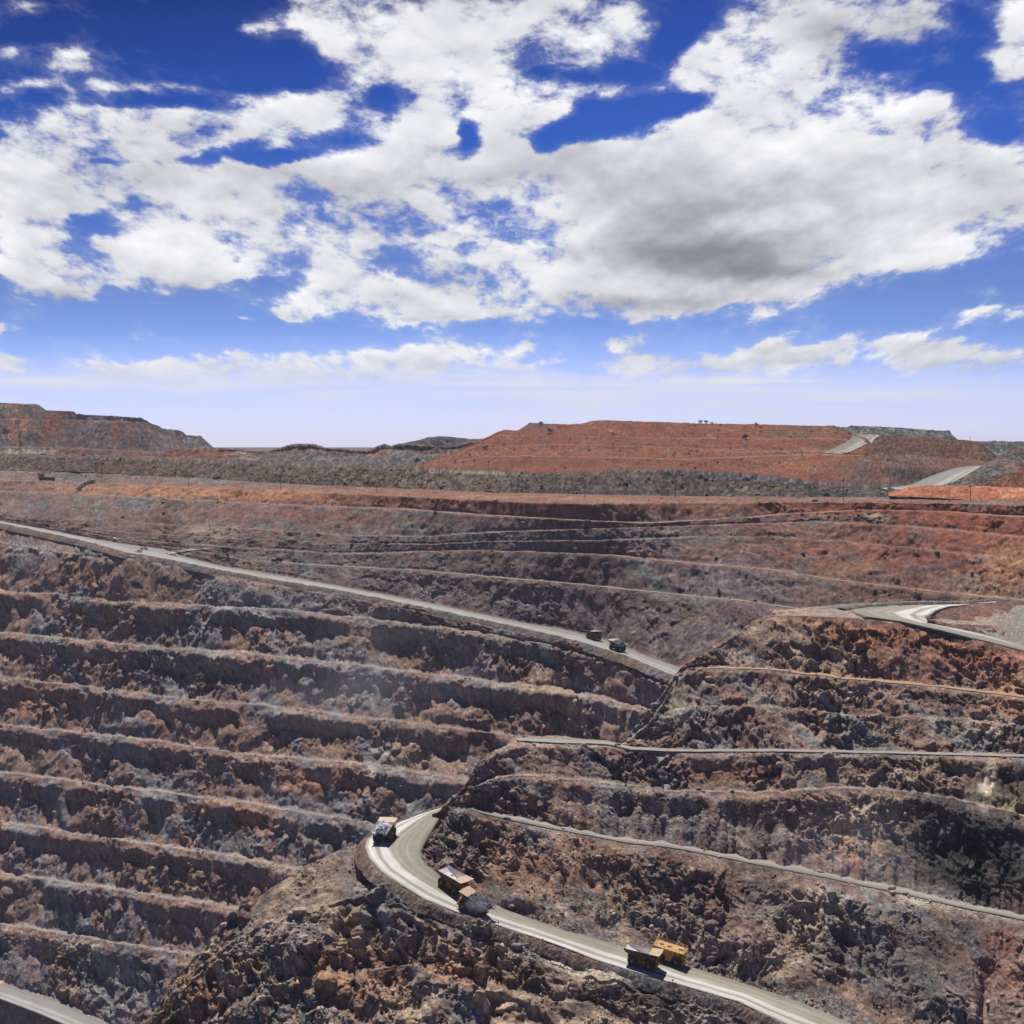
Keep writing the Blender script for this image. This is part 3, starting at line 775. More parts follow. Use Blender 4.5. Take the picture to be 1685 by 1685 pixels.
# hairpin carriageway: matching points on the far/inner side and the near/outer side
hin = [(1640, 992, 0), (1600, 994.5, 1), (1560, 999, 2), (1540, 1006, 3), (1530, 1014, 4), (1531, 1020, 5), (1545, 1029, 6), (1580, 1036, 7), (1640, 1050, 8), (1685, 1059, 9), (1760, 1076, 10)]
hout = [(1640, 990.5, 0), (1570, 996.5, 1), (1490, 997, 2), (1440, 1000, 3), (1400, 1006.5, 4), (1425, 1015, 5), (1480, 1023, 6), (1540, 1036, 7), (1610, 1053, 8), (1685, 1072, 9), (1760, 1091, 10)]
HZ = [(0, -72), (3, -72.2), (4, -72.5), (5, -72.7), (6, -74), (7, -76.5), (8, -80.5), (9, -84.3), (10, -87.5)]
HZI = [(0, -72), (3, -72.2), (4, -73), (5, -74.5), (6, -76.3), (7, -78.4), (8, -81.6), (9, -83.9), (10, -87.2)]
road_strip('haul_road', hin, hout, HZI, HZ, np.linspace(0, 10, 260), 20, M_ROAD, lift=.2, flip=True)
# rocky bank inside the hairpin
build_layer('rock_bank', 1526, 1760, 240, [
    dict(off=(60, -10), rows=4),
    dict(pts=[(1526, 1019), (1540, 1008), (1560, 1001), (1600, 994), (1640, 990), (1700, 988), (1760, 988)], z=[(1526, -73.5), (1560, -72.3), (1640, -71.5), (1760, -70.5)], rows=4),
    dict(pts=[(1526, 1020), (1545, 1022), (1565, 1024), (1620, 1026), (1685, 1032), (1760, 1038)], berm=7, wob=.3),
    dict(pts=[(1526, 1021), (1545, 1030), (1580, 1037), (1640, 1051), (1685, 1060), (1760, 1077)], z=[(1526, -74.2), (1545, -76.3), (1580, -78.4), (1640, -81.6), (1685, -83.9), (1760, -87.2)], lock=True),
], base=['rust', 'purple'], berm='purple', seed=26, cs=(4, 2, 1.0), amp=(1.6, 1.0, .5), big=1.0, bright=1.15, patches=[(1640, 1012, 60, 10, 'rust', .8), (1630, 1027, 100, 3, 'cream', .9, .06), (1690, 1033, 60, 3, 'orange', .8)])
ribbon('terrain', [(1385, 1005), (1440, 997), (1520, 994), (1590, 993), (1660, 989)], [(1385, -72.6), (1660, -72)], np.linspace(1385, 1660, 260), [(3, -.5), (1.5, 1.0), (-.5, 1.2), (-5, -1)], 6, 'grey', .4)

# ---- near spur above the lower haul road
D0 = [(700, 1342), (720, 1338), (745, 1316), (765, 1294), (790, 1259), (815, 1238), (850, 1225), (930, 1227), (1000, 1231), (1125, 1240), (1290, 1240), (1457, 1243), (1685, 1249), (1760, 1252)]
D0Z = [(700, -141), (720, -140), (745, -134), (765, -128), (790, -120), (815, -116.5), (850, -115), (930, -116.5), (1020, -119), (1125, -118), (1290, -117), (1457, -117), (1685, -116), (1760, -115.8)]
RI = [(740, 1322, 690), (733, 1331, 700), (716, 1363, 708), (696, 1393, 716), (693, 1406, 724), (703, 1426, 740), (726, 1443, 765), (776, 1469, 800), (812, 1490, 825), (859, 1509), (925, 1532), (992, 1549), (1032, 1561), (1125, 1591), (1215, 1617), (1291, 1642), (1395, 1685), (1500, 1730), (1760, 1850)]
RIZ = [(690, -140), (700, -141), (716, -144), (724, -145.5), (740, -148.5), (765, -152), (800, -157), (859, -161.5), (1000, -168), (1125, -173.5), (1291, -179), (1500, -187), (1760, -196)]
_, LD, XD = build_layer('rock_spur', 711, 1760, 1080, [
    dict(off=(9, -12), rows=5),
    dict(pts=[(700, 1341.5), (720, 1337), (745, 1315), (765, 1293), (790, 1258), (815, 1236), (850, 1217), (930, 1212), (1000, 1221), (1125, 1234.5), (1290, 1233), (1457, 1236), (1685, 1242), (1760, 1245)], z=[(a, b - .1) for a, b in D0Z], rows=6),
    dict(pts=D0, z=[(a, b - .3) for a, b in D0Z], berm=1, flat=.1),
    dict(pts=[(700, 1342), (720, 1339), (745, 1322), (775, 1300), (800, 1284), (840, 1276), (892, 1278), (992, 1287), (1120, 1303), (1250, 1303), (1424, 1296), (1524, 1306), (1607, 1322), (1685, 1341), (1760, 1360)], berm=3.0, steep=.7, on=.4),
    dict(pts=[(734, 1331, 700), (738, 1328, 720), (746, 1321, 740), (793, 1340), (859, 1356), (959, 1375), (1025, 1388), (1120, 1399), (1258, 1427), (1358, 1446), (1490, 1474), (1590, 1497), (1685, 1516), (1760, 1533)], berm=7.0, steep=.6, on=.4, wob=.3),
    dict(pts=RI, z=RIZ, berm=1.8, steep=.6, on=.3, lock=True),
], base=['brown', 'purple', 'grey', 'brown'], seed=31, rub=2600, bright=1.78, cs=(7.5, 3.2, 1.2), amp=(3.0, 1.8, .9), big=3.4, bigs=26, den=1.3,
    patches=[(1620, 1410, 175, 92, 'black', 1.0, .28), (1660, 1290, 60, 30, 'black', .85), (1450, 1590, 200, 70, 'grey', .5, .3), (1480, 1560, 130, 60, 'black', .45), (1420, 1340, 80, 60, 'tan', .6),
             (1400, 1410, 50, 40, 'orange', .3), (1625, 1290, 14, 34, 'cream', .85, -1.5), (1650, 1322, 70, 8, 'olive', .7, .2), (1560, 1490, 110, 12, 'cream', .65, .2), (1400, 1450, 60, 8, 'tan', .5, .2),
             (1230, 1375, 100, 50, 'grey', .55), (1020, 1330, 60, 40, 'grey', .75), (830, 1290, 45, 45, 'grey', .6), (900, 1330, 120, 45, 'purple', .5), (1330, 1500, 60, 50, 'tan', .55), (1290, 1560, 40, 60, 'tan', .45),
             (1250, 1480, 60, 40, 'grey', .45), (740, 1390, 40, 40, 'grey', .6), (810, 1370, 70, 24, 'tan', .6), (1540, 1270, 80, 22, 'tan', .45), (1200, 1265, 140, 20, 'red', .2), (1130, 1530, 80, 40, 'purple', .3),
             (870, 1430, 120, 50, 'red', .22), (1660, 1600, 60, 60, 'rust', .5), (1250, 1590, 40, 24, 'tan', .6), (960, 1500, 90, 20, 'tan', .35), (1160, 1555, 60, 20, 'tan', .4), (1440, 1285, 90, 12, 'tan', .4), (1335, 1250, 300, 10, 'gravel', .6)])
def bench_path(name, e, X, x0, f0, f1, mat, lift=.3):
    m_ = X > x0; P_, T_ = e['P'][m_], e['T'][m_]
    k_ = np.linspace(f0, f1, 6)[:, None, None]; Q = P_[None] * (1 - k_) + T_[None] * k_
    for _ in range(60): Q[:, 1:-1] = (Q[:, :-2] + 2 * Q[:, 1:-1] + Q[:, 2:]) / 4
    Q[..., 2] += lift
    al = np.concatenate([[0], np.cumsum(np.linalg.norm(np.diff(Q.mean(0), axis=0), axis=1))])
    uv = np.zeros(Q.shape[:2] + (2,)); uv[..., 0] = al[None]; uv[..., 1] = np.linspace(0, 1, 6)[:, None]
    lo = Q[:1].copy(); lo[..., 2] -= .8
    return grid_mesh(name, np.concatenate([lo, Q]), None, mat, np.concatenate([uv[:1], uv]))


M_TRACK = road_material('bench track gravel', (.25, .22, .18), (.40, .37, .33), (.17, .15, .125), 5)
bench_path('path', LD[4], XD, 735, .05, .8, M_TRACK)
M_TRACKO = road_material('orange bench gravel', (.36, .22, .14), (.46, .31, .21), (.26, .15, .095), 5)
bench_path('path', LFAR[2], XFAR, -80, .05, .45, M_TRACKO, .25)
bench_path('path', LFAR[6], XFAR, 430, .05, .6, M_TRACK, .25)
bench_path('path', LFAR[5], XFAR, 1000, .05, .5, M_TRACKO, .25)
bench_path('path', LC_[2], XC_, 1140, .05, .7, M_TRACKO, .25)
# bench road across the two spurs
BX = np.linspace(850, 1760, 420)
road_strip('haul_road', [(850, 1213), (919, 1214), (1000, 1219), (1040, 1229), (1125, 1233.5), (1290, 1233), (1457, 1236), (1685, 1242), (1760, 1245)],
           [(850, 1219), (919, 1223), (1000, 1225), (1040, 1234), (1125, 1237.5), (1290, 1237), (1457, 1240), (1685, 1246), (1760, 1249)],
           [(a, b + .2) for a, b in D0Z], [(a, b + .2) for a, b in D0Z], BX, 10, M_TRACK, lift=.12)

# ---- lower haul road
RO = [(800, 1296, 560), (760, 1306, 572), (733, 1329, 580), (693, 1341, 586), (656, 1355, 592), (620, 1370, 597), (604, 1382, 600), (600, 1396, 604), (607, 1414, 612), (626, 1436, 628), (660, 1459, 660), (700, 1483, 700), (746, 1502, 746), (799, 1519, 799),
      (859, 1538), (925, 1561), (992, 1586), (1058, 1606), (1118, 1623), (1215, 1651), (1291, 1687), (1395, 1727), (1500, 1780), (1760, 1900)]
ROZ = [(560, -139), (580, -141), (592, -143.5), (600, -146), (628, -148), (660, -150), (746, -156), (859, -162), (992, -168.4), (1118, -173.8), (1291, -179.4), (1395, -183.4), (1500, -187.4), (1760, -196.4)]
ro_m = [(745, 1311, 0), (735, 1328, 1), (693, 1341, 2), (656, 1355, 3), (620, 1370, 4), (603, 1383, 5), (600, 1396, 6), (607, 1414, 7), (626, 1436, 8), (660, 1459, 9), (700, 1483, 10), (746, 1502, 11), (799, 1519, 12), (859, 1538, 13), (925, 1561, 14), (992, 1586, 15), (1058, 1606, 16), (1118, 1623, 17), (1215, 1651, 18), (1291, 1687, 19), (1395, 1727, 20), (1500, 1780, 21)]
ri_m = [(750, 1312, 0), (737, 1330, 1), (728, 1340, 2), (718, 1356, 3), (705, 1378, 4), (697, 1392, 5), (693, 1402, 6), (694, 1412, 7), (702, 1425, 8), (724, 1442, 9), (750, 1457, 10), (790, 1478, 11), (828, 1497, 12), (885, 1518, 13), (945, 1537, 14), (1010, 1555, 15), (1075, 1574, 16), (1140, 1595, 17), (1230, 1622, 18), (1320, 1653, 19), (1425, 1697, 20), (1530, 1745, 21)]
mz = [(0, -140), (1, -141), (2, -142), (3, -143), (4, -144.5), (5, -145.5), (6, -146.2), (7, -147), (8, -148.3), (9, -150.3), (10, -153), (11, -156.3), (12, -159.3), (13, -162.5), (14, -165.7), (15, -168.8), (16, -171.4), (17, -174), (18, -176.8), (19, -179.8), (20, -183.8), (21, -187.8)]
_, RDI, RDO = road_strip('haul_road', ri_m, ro_m, mz, mz, np.linspace(0, 21, 700), 30, M_ROAD, lift=.5)
ribbon('terrain', RO, ROZ, np.linspace(560, 1500, 1500), [(-.3, -.2), (.5, .5), (1.2, .7), (2.4, -.4), (4.0, -2.6)], 7, 'grey', .45)

# ---- foreground ridge below the lower haul road
E0 = [(240, 1705), (280, 1613), (330, 1568), (380, 1509), (430, 1474), (480, 1441), (540, 1408), (585, 1388), (604, 1400), (612, 1416), (628, 1438), (660, 1461), (700, 1486), (746, 1506), (799, 1523), (859, 1543), (925, 1566), (992, 1591), (1118, 1629), (1215, 1657), (1291, 1693), (1395, 1733), (1560, 1815)]
E0Z = [(240, -206), (280, -188), (330, -178), (380, -167), (430, -160), (480, -154), (540, -149), (590, -147), (628, -149.5), (660, -151.6), (746, -157.6), (859, -163.6), (992, -170), (1118, -175.6), (1291, -181), (1395, -185), (1560, -191)]
build_layer('rock_ridge', 240, 1560, 1300, [
    dict(off=(30, -25), rows=10),
    dict(pts=E0, z=E0Z, rows=8, flat=.4, lock=True),
    dict(pts=[(240, 1712), (280, 1640), (330, 1600), (380, 1560), (430, 1530), (480, 1505), (540, 1490), (604, 1490), (660, 1500), (700, 1515), (746, 1530), (859, 1572), (992, 1620), (1118, 1655), (1291, 1715), (1560, 1850)], slope=.3, berm=1, flat=.8, rows=70, wob=3),
    dict(pts=[(240, 1740), (330, 1690), (430, 1625), (540, 1600), (660, 1590), (800, 1620), (900, 1640), (1000, 1665), (1118, 1700), (1291, 1760), (1560, 1880)], berm=2.0, steep=.0, rows=110, wob=3),
    dict(pts=[(240, 1800), (600, 1800), (1000, 1830), (1395, 1880), (1560, 1960)], z=[(240, -217.7), (400, -202), (600, -197), (700, -191.5), (860, -195), (1000, -197), (1395, -201), (1560, -205)], berm=2, steep=.3, rows=130),
], base=['brown', 'tan', 'brown', 'grey', 'brown'], seed=41, rub=3500, berm='brown', bright=1.8, free=lambda X: X < 585, cs=(11.0, 4.6, 1.5), amp=(4.6, 2.6, 1.1), big=5.0, bigs=22,
    patches=[(640, 1475, 160, 16, 'grey', .8, .55), (900, 1580, 260, 14, 'grey', .75, .37), (1250, 1700, 200, 18, 'grey', .8, .42), (540, 1440, 80, 50, 'brown', .5), (590, 1400, 30, 25, 'grey', .45), (420, 1550, 50, 20, 'grey', .4), (470, 1490, 60, 30, 'brown', .6), (490, 1520, 30, 60, 'grey', .35), (620, 1600, 80, 60, 'rust', .4), (700, 1640, 60, 30, 'tan', .5), (520, 1600, 50, 30, 'orange', .3), (960, 1595, 70, 22, 'cream', .75, .3), (850, 1660, 60, 30, 'tan', .6),
             (1060, 1650, 60, 30, 'black', .6), (860, 1610, 60, 26, 'black', .45), (960, 1650, 60, 30, 'black', .5), (330, 1640, 60, 40, 'rust', .35), (1200, 1690, 80, 20, 'tan', .4), (700, 1560, 90, 20, 'brown', .5),
             (1250, 1700, 200, 40, 'grey', .4), (620, 1480, 60, 20, 'grey', .6), (760, 1600, 60, 30, 'red', .3), (290, 1660, 30, 60, 'olive', .4), (1110, 1690, 60, 18, 'cream', .5)])

# ================================================================ beyond the rim
DTOP = [(-80, 752), (0, 752), (130, 754), (230, 758), (330, 762), (432, 765), (560, 771), (660, 774), (793, 779), (879, 781), (969, 781), (1025, 776), (1120, 776), (1208, 783), (1324, 796), (1400, 800), (1470, 806), (1560, 812), (1760, 818)]
build_layer('waste_bank', -80, 1760, 1250, [
    dict(off=(500, 1), rows=3),
    dict(pts=DTOP, D=[(a, b + 34) for a, b in FOOT_D], rows=3, flat=.6),
    dict(pts=[(x, y + 1.5) for x, y in FOOT], D=[(a, b - 6) for a, b in FOOT_D]),
], base=['grey', 'purple', 'brown', 'brown'], seed=51, berm=None, speck=2.6, bright=.66, rub=1500, cs=(7, 4.0, 2.8), amp=(1.2, 1.8, 2.2), big=1.4, bigs=40, mat=M_DUMP,
    patches=[(800, 778, 130, 2.2, 'cream', .9), (1000, 777, 60, 1.6, 'gravel', .7), (60, 765, 160, 16, 'purple', .7), (1255, 790, 70, 5, 'blue', .9, .12), (430, 780, 160, 9, 'tan', .35), (720, 790, 120, 14, 'tan', .45), (880, 795, 80, 16, 'blue', .3), (930, 800, 60, 12, 'black', .35), (1240, 805, 120, 9, 'tan', .3), (1050, 800, 90, 20, 'grey', .5),
             (1120, 795, 60, 18, 'rust', .3), (1420, 812, 120, 10, 'grey', .8), (200, 768, 60, 10, 'rust', .35), (1600, 818, 160, 8, 'grey', .7)])
build_layer('terrain', -80, 1760, 420, [
    dict(pts=[(-80, 744), (0, 744), (432, 750), (800, 754), (1120, 752), (1450, 758), (1760, 760)], D=[(-80, 3000), (1760, 3000)], rows=20),
    dict(pts=[(x, y + .8) for x, y in DTOP], D=[(a, b + 60) for a, b in FOOT_D], rows=40),
], base=['red', 'brown', 'red'], seed=53, berm=None, bright=.9, cs=(12, 7, 4), amp=(1.0, .8, .5), big=1.2, mat=M_FAR,
    patches=[(40, 744, 60, 9, 'cream', .9), (110, 746, 30, 6, 'tan', .5), (200, 745, 80, 8, 'red', .8), (330, 750, 90, 7, 'red', .8), (420, 752, 30, 8, 'tan', .7)])
gp0 = np.array([[[-90000, 1500, -60], [90000, 1500, -60]], [[-90000, 90000, -60], [90000, 90000, -60]]], float)
s = np.linspace(0, 1, 60) ** 3; gx = np.linspace(-40000, 40000, 40)
G = np.stack(np.meshgrid(gx, 2400 + s * 85000), -1); G = np.concatenate([G, np.full(G.shape[:2] + (1,), -42.0)], -1)
grid_mesh('ground', G, pal('purple', 1 + fbm(G.reshape(-1, 3).astype(np.float32) / 900, 3, 3)), M_FAR)


def hill(name, X0, X1, n, lines, base, seed, **k):
    kw = dict(berm=None, cs=(14, 7, 4.2), amp=(2.0, 2.2, 2.6), big=2.0, bigs=60, mat=M_DUMP, speck=2.8, bright=.8)
    kw.update(k)
    ls = [dict(off=(260, -3), rows=3)] + lines
    return build_layer(name, X0, X1, n, ls, base=base, seed=seed, **kw)


# left waste mountain and its lower far shoulder
hill('hill', 180, 360, 160, [
    dict(pts=[(180, 706), (262, 705), (290, 707), (298, 709), (308, 716), (330, 717), (352, 737), (360, 745)], D=[(180, 2700), (360, 2700)], wob=0),
    dict(pts=[(180, 745), (360, 748)], D=[(180, 2640), (360, 2640)])], 'blue', 61, patches=[(300, 725, 100, 20, 'purple', .5)])
hill('hill', -80, 322, 420, [
    dict(pts=[(-80, 660), (0, 663), (62, 665), (76, 675), (120, 677), (126, 682), (180, 684), (235, 688), (246, 696), (262, 701), (300, 727), (322, 744)], D=[(-80, 2500), (322, 2450)], wob=0),
    dict(pts=[(-80, 688), (0, 690), (120, 691), (180, 693), (235, 694.5), (246, 698), (262, 703), (300, 729), (322, 745)], berm=8, wob=0),
    dict(pts=[(-80, 736), (0, 736), (100, 737), (180, 741), (270, 746), (322, 747)], berm=16, wob=0),
    dict(pts=[(-80, 753), (0, 753), (100, 754), (180, 757), (270, 760), (322, 758)], D=[(-80, 2370), (322, 2340)])],
    ['purple', 'mauve', 'purple', 'purple'], 63, bigs=90, speck=1.6, bright=.95,
    patches=[(30, 667, 50, 6, 'tan', .5), (15, 680, 30, 10, 'blue', .8), (20, 708, 12, 26, 'orange', 1.0, 1.6), (38, 702, 8, 14, 'orange', .9, 1.2), (75, 710, 8, 20, 'red', .9, -1.0), (40, 690, 30, 12, 'orange', .6, .8), (90, 700, 16, 22, 'red', .6), (135, 697, 16, 8, 'red', .7), (192, 705, 9, 26, 'red', 1.0, 1.2), (215, 712, 6, 22, 'rust', .9, 1.2), (140, 668, 4, 4, 'red', .3), (100, 681, 26, 6, 'red', .6),
             (180, 688, 70, 4, 'blue', .7), (145, 705, 16, 7, 'blue', .8), (240, 720, 12, 22, 'purple', .6), (115, 744, 40, 6, 'red', .9), (35, 745, 52, 6, 'cream', .95), (75, 747, 14, 5, 'tan', .8), (210, 749, 60, 5, 'red', .5)])
hill('hill', 250, 440, 220, [
    dict(pts=[(250, 755), (262, 748), (278, 741), (300, 737.5), (320, 738.5), (345, 737), (380, 738), (405, 741), (420, 746), (440, 754)], D=[(250, 2120), (440, 2080)], wob=0),
    dict(pts=[(250, 764), (340, 764), (440, 768)], D=[(250, 2060), (440, 2020)])], ['red', 'rust'], 64, patches=[(405, 752, 22, 7, 'tan', .8), (300, 745, 20, 8, 'purple', .4)])
# grey and brown tips in the middle distance
hill('hill', 560, 860, 260, [
    dict(pts=[(560, 760), (590, 748), (640, 734), (690, 724), (705, 719), (725, 717.5), (745, 719), (775, 722), (800, 721), (840, 724), (860, 730)], D=[(560, 2150), (860, 2150)], wob=0),
    dict(pts=[(560, 764), (640, 750), (860, 760)], D=[(560, 2110), (860, 2110)])], ['grey', 'blue'], 65, patches=[(735, 725, 40, 5, 'gravel', .8), (810, 724, 40, 4, 'orange', .6)])
hill('hill', 345, 830, 420, [
    dict(pts=[(345, 740), (380, 738), (410, 742), (440, 743), (455, 738), (480, 731), (490, 730), (520, 731), (540, 738), (560, 737), (580, 741), (605, 741), (618, 736), (630, 731), (645, 733), (656, 729), (700, 732), (740, 735), (775, 726), (830, 726)], D=[(345, 1950), (830, 1900)], wob=0),
    dict(pts=[(345, 747), (400, 750), (445, 750), (535, 752), (600, 754), (640, 752), (700, 750), (740, 748), (830, 745)], berm=14, steep=1, on=1),
    dict(pts=[(345, 758), (430, 766), (560, 771), (680, 774), (740, 775), (830, 778)], D=[(345, 1840), (830, 1780)])],
    ['grey', 'purple', 'brown'], 67,
    patches=[(550, 762, 180, 9, 'blue', .85), (450, 758, 60, 9, 'gravel', .7), (410, 757, 20, 8, 'tan', .8), (620, 745, 30, 8, 'orange', .6), (590, 746, 28, 4, 'gravel', .8), (470, 742, 50, 8, 'purple', .6), (360, 748, 40, 8, 'red', .9), (400, 745, 22, 4, 'cream', .5), (660, 762, 70, 9, 'blue', .8), (680, 740, 60, 8, 'purple', .5)])
# dark tips on the right skyline
hill('hill', 1330, 1590, 240, [
    dict(pts=[(1330, 703), (1350, 701), (1372, 700.5), (1385, 704), (1392, 703), (1400, 701), (1440, 702), (1500, 706), (1540, 708), (1560, 709), (1577, 724), (1590, 730)], D=[(1330, 1900), (1590, 1850)], wob=0),
    dict(pts=[(1330, 722), (1590, 732)], D=[(1330, 1860), (1590, 1810)])], ['blue', 'grey'], 69)
hill('hill', 1560, 1760, 160, [
    dict(pts=[(1560, 729), (1575, 726), (1600, 725.5), (1640, 726), (1760, 727)], D=[(1560, 1900), (1760, 1800)], wob=0),
    dict(pts=[(1560, 760), (1760, 775)], D=[(1560, 1800), (1760, 1700)])], ['grey', 'blue', 'purple'], 71)
# the long red hill with worn terraces
hill('hill', 658, 1450, 760, [
    dict(pts=[(658, 775), (690, 765), (720, 754), (760, 740), (790, 726), (806, 719), (824, 709), (832, 707.5), (850, 709), (860, 704), (872, 695.5), (885, 697), (905, 698), (935, 699), (962, 697), (975, 693), (1000, 692), (1040, 693.5), (1100, 695), (1160, 697), (1245, 699), (1330, 701), (1370, 702), (1385, 706), (1400, 714), (1425, 722), (1440, 735), (1450, 750)], D=[(658, 1560), (872, 1620), (1300, 1600), (1450, 1480)], wob=0),
    dict(pts=[(658, 775.2), (720, 755), (790, 729), (822, 716), (925, 717), (1120, 721), (1258, 722), (1330, 721), (1385, 722), (1425, 731), (1450, 751)], berm=6, wob=.4),
    dict(pts=[(658, 775.4), (720, 757), (793, 738), (859, 733), (925, 731), (1120, 737), (1225, 740), (1330, 743), (1370, 744), (1425, 745), (1450, 752)], berm=7, wob=.4),
    dict(pts=[(658, 775.6), (720, 764), (793, 752), (859, 750), (1025, 753), (1120, 756), (1258, 750), (1354, 747.5), (1425, 750), (1450, 754)], berm=10, wob=.3),
    dict(pts=[(658, 776), (859, 783), (959, 785), (1125, 782), (1260, 800), (1400, 803), (1450, 803)], D=[(658, 1500), (859, 1290), (1300, 1240), (1450, 1220)])],
    ['red', 'red', 'rust', 'red'], 73, bright=.88, speck=1.2, cs=(9, 4, 2.2), amp=(.8, .7, .6), gully=1.3, big=1.5, berm='orange',
    patches=[(885, 703, 22, 8, 'purple', .8), (893, 735, 5, 9, 'purple', .9, -1.2), (1040, 737, 3, 8, 'purple', .9), (1103, 741, 4, 7, 'purple', .9, -1.0), (1285, 716, 22, 3, 'purple', 1.0, .5), (1340, 735, 30, 3, 'purple', .8, .55), (1226, 736, 4, 8, 'purple', .8, 1.0), (1000, 762, 350, 8, 'rust', .4), (1060, 725, 300, 5, 'rust', .35), (1400, 778, 30, 20, 'purple', .6), (1320, 712, 90, 9, 'olive', .35), (1000, 745, 500, 5, 'orange', .25), (1300, 770, 120, 14, 'orange', .3), (1300, 745, 90, 4, 'tan', .6)])
# dark red tip beside it, its lower shelf and the black rubble at its foot
hill('hill', 1400, 1660, 300, [
    dict(pts=[(1400, 770), (1412, 752), (1425, 748), (1440, 746), (1470, 748), (1540, 752), (1580, 756), (1620, 759), (1660, 762)], D=[(1400, 1340), (1660, 1420)], wob=0),
    dict(pts=[(1400, 800), (1455, 803), (1500, 799), (1530, 790), (1560, 778), (1600, 772), (1660, 770)], D=[(1400, 1210), (1500, 1200), (1660, 1330)])],
    ['purple', 'rust', 'purple'], 75, cs=(7, 4, 2.5), patches=[(1500, 783, 42, 14, 'black', .8), (1440, 765, 12, 30, 'rust', .7, 0), (1560, 765, 60, 8, 'red', .4), (1420, 775, 20, 22, 'purple', .5)])
hill('hill', 1420, 1650, 300, [
    dict(pts=[(1420, 752), (1432, 735), (1440, 722), (1450, 717), (1462, 718), (1500, 719.5), (1560, 722), (1582, 725), (1600, 726.5), (1612, 730), (1630, 744), (1650, 760)], D=[(1420, 1500), (1650, 1480)], wob=0),
    dict(pts=[(1420, 756), (1440, 747), (1460, 749), (1500, 750), (1560, 756), (1610, 761), (1650, 762)], D=[(1420, 1420), (1650, 1420)])],
    ['rust', 'purple', 'rust'], 77, bright=.6, cs=(8, 4, 2), amp=(.3, .4, .4), gully=2.4, big=.6, patches=[(1600, 745, 16, 40, 'orange', .6, 1.0), (1530, 740, 60, 16, 'rust', .8), (1570, 740, 10, 16, 'red', .6, 1.0)])
# rubble slope on the right edge
hill('hill', 1545, 1760, 240, [
    dict(pts=[(1545, 804), (1575, 791), (1600, 777), (1620, 765), (1640, 752), (1660, 742), (1674, 735), (1685, 733), (1720, 725), (1760, 715)], D=[(1545, 1120), (1760, 1230)], wob=0),
    dict(pts=[(1545, 806), (1600, 806), (1640, 806), (1760, 810)], D=[(1545, 1090), (1760, 1060)])],
    ['grey', 'brown', 'purple'], 79, cs=(5, 3.2, 2.2), amp=(1.3, 1.3, 1.0), patches=[(1670, 785, 50, 12, 'red', .9, -.35), (1640, 800, 60, 5, 'red', .7), (1682, 731, 9, 7, 'tan', .7)])
build_layer('earth_bank', 1462, 1760, 260, [
    dict(off=(12, -3), rows=3),
    dict(pts=[(1462, 811.5), (1480, 806), (1500, 802), (1520, 799), (1600, 800), (1685, 803), (1760, 806)], D=[(1462, 1075), (1760, 1010)], wob=.3),
    dict(pts=[(1462, 816), (1520, 819), (1600, 823), (1685, 826), (1760, 828)], D=[(1462, 1062), (1760, 985)])],
    base='red', berm=None, seed=81, cs=(4, 2.5, 1.5), amp=(.3, .5, .5), big=.5, gully=1.0, mat=M_DUMP, patches=[(1600, 810, 300, 20, 'orange', .35)])
hr_a = [(1452, 803, 0), (1480, 801, 1), (1500, 798, 2), (1522, 788, 3), (1548, 778, 4), (1575, 770, 5), (1600, 767, 6), (1622, 766.5, 7)]
hr_b = [(1452, 806, 0), (1490, 806, 1), (1540, 806, 2), (1570, 800, 3), (1582, 789, 4), (1597, 779, 5), (1612, 772, 6), (1626, 769, 7)]
HRZ = [(0, -34.5), (1, -34), (2, -33), (3, -29), (4, -25.5), (5, -23), (6, -22), (7, -22)]
def zat(lst, D):
    return [(k, -(y - HY) / F * d) for (x, y, k), d in zip(lst, D)]
DD = [1160, 1165, 1175, 1195, 1220, 1250, 1290, 1310]
road_strip('haul_road', hr_a, hr_b, zat(hr_a, [d + 15 for d in DD]), zat(hr_b, [d - 25 for d in DD]), np.linspace(0, 7, 120), 16, M_ROAD2, lift=.3)
rp_a = [(1352, 746, 0), (1372, 738, 1), (1390, 729, 2), (1402, 721, 3), (1404, 715, 4), (1408, 713.5, 5)]
rp_b = [(1384, 747.5, 0), (1400, 744, 1), (1418, 735, 2), (1435, 727, 3), (1447, 720, 4), (1448, 716.5, 5)]


def hit(x, y, only=None):
    """where the line of sight of photo pixel (x, y) meets the land as built"""
    d = Vector(((x - CX) / F, 1.0, -(y - HY) / F)).normalized()
    o = Vector((0, 0, 0))
    for _ in range(6):
        ok, loc, nrm, _i, ob, _m = SC.ray_cast(DG, o, d)
        if not ok:
            return None, None
        if only is None or ob.name.split('.')[0] in only:
            return loc, nrm
        o = loc + d * 0.5
    return None, None


bpy.context.view_layer.update()
DG = bpy.context.evaluated_depsgraph_get()


def drape(name, a, b, X, n, mat, lift=0.5, only=None):
    xa, ya = poly(a, X); xb, yb = poly(b, X)
    P = np.zeros((n, len(X), 3)); last = None
    for i in range(n):
        s_ = i / (n - 1)
        for j in range(len(X)):
            h, _ = hit(xa[j] * (1 - s_) + xb[j] * s_, ya[j] * (1 - s_) + yb[j] * s_, only)
            last = h if h is not None else last
            P[i, j] = last
    for _ in range(3):
        P[:, 1:-1] = (P[:, :-2] + 2 * P[:, 1:-1] + P[:, 2:]) / 4
    P[..., 2] += lift; P[..., 1] -= lift
    mid = P.mean(0); al = np.concatenate([[0], np.cumsum(np.linalg.norm(np.diff(mid, axis=0), axis=1))])
    uv = np.zeros(P.shape[:2] + (2,)); uv[..., 0] = al[None]; uv[..., 1] = np.linspace(0, 1, n)[:, None]
    return grid_mesh(name, P, None, mat, uv)


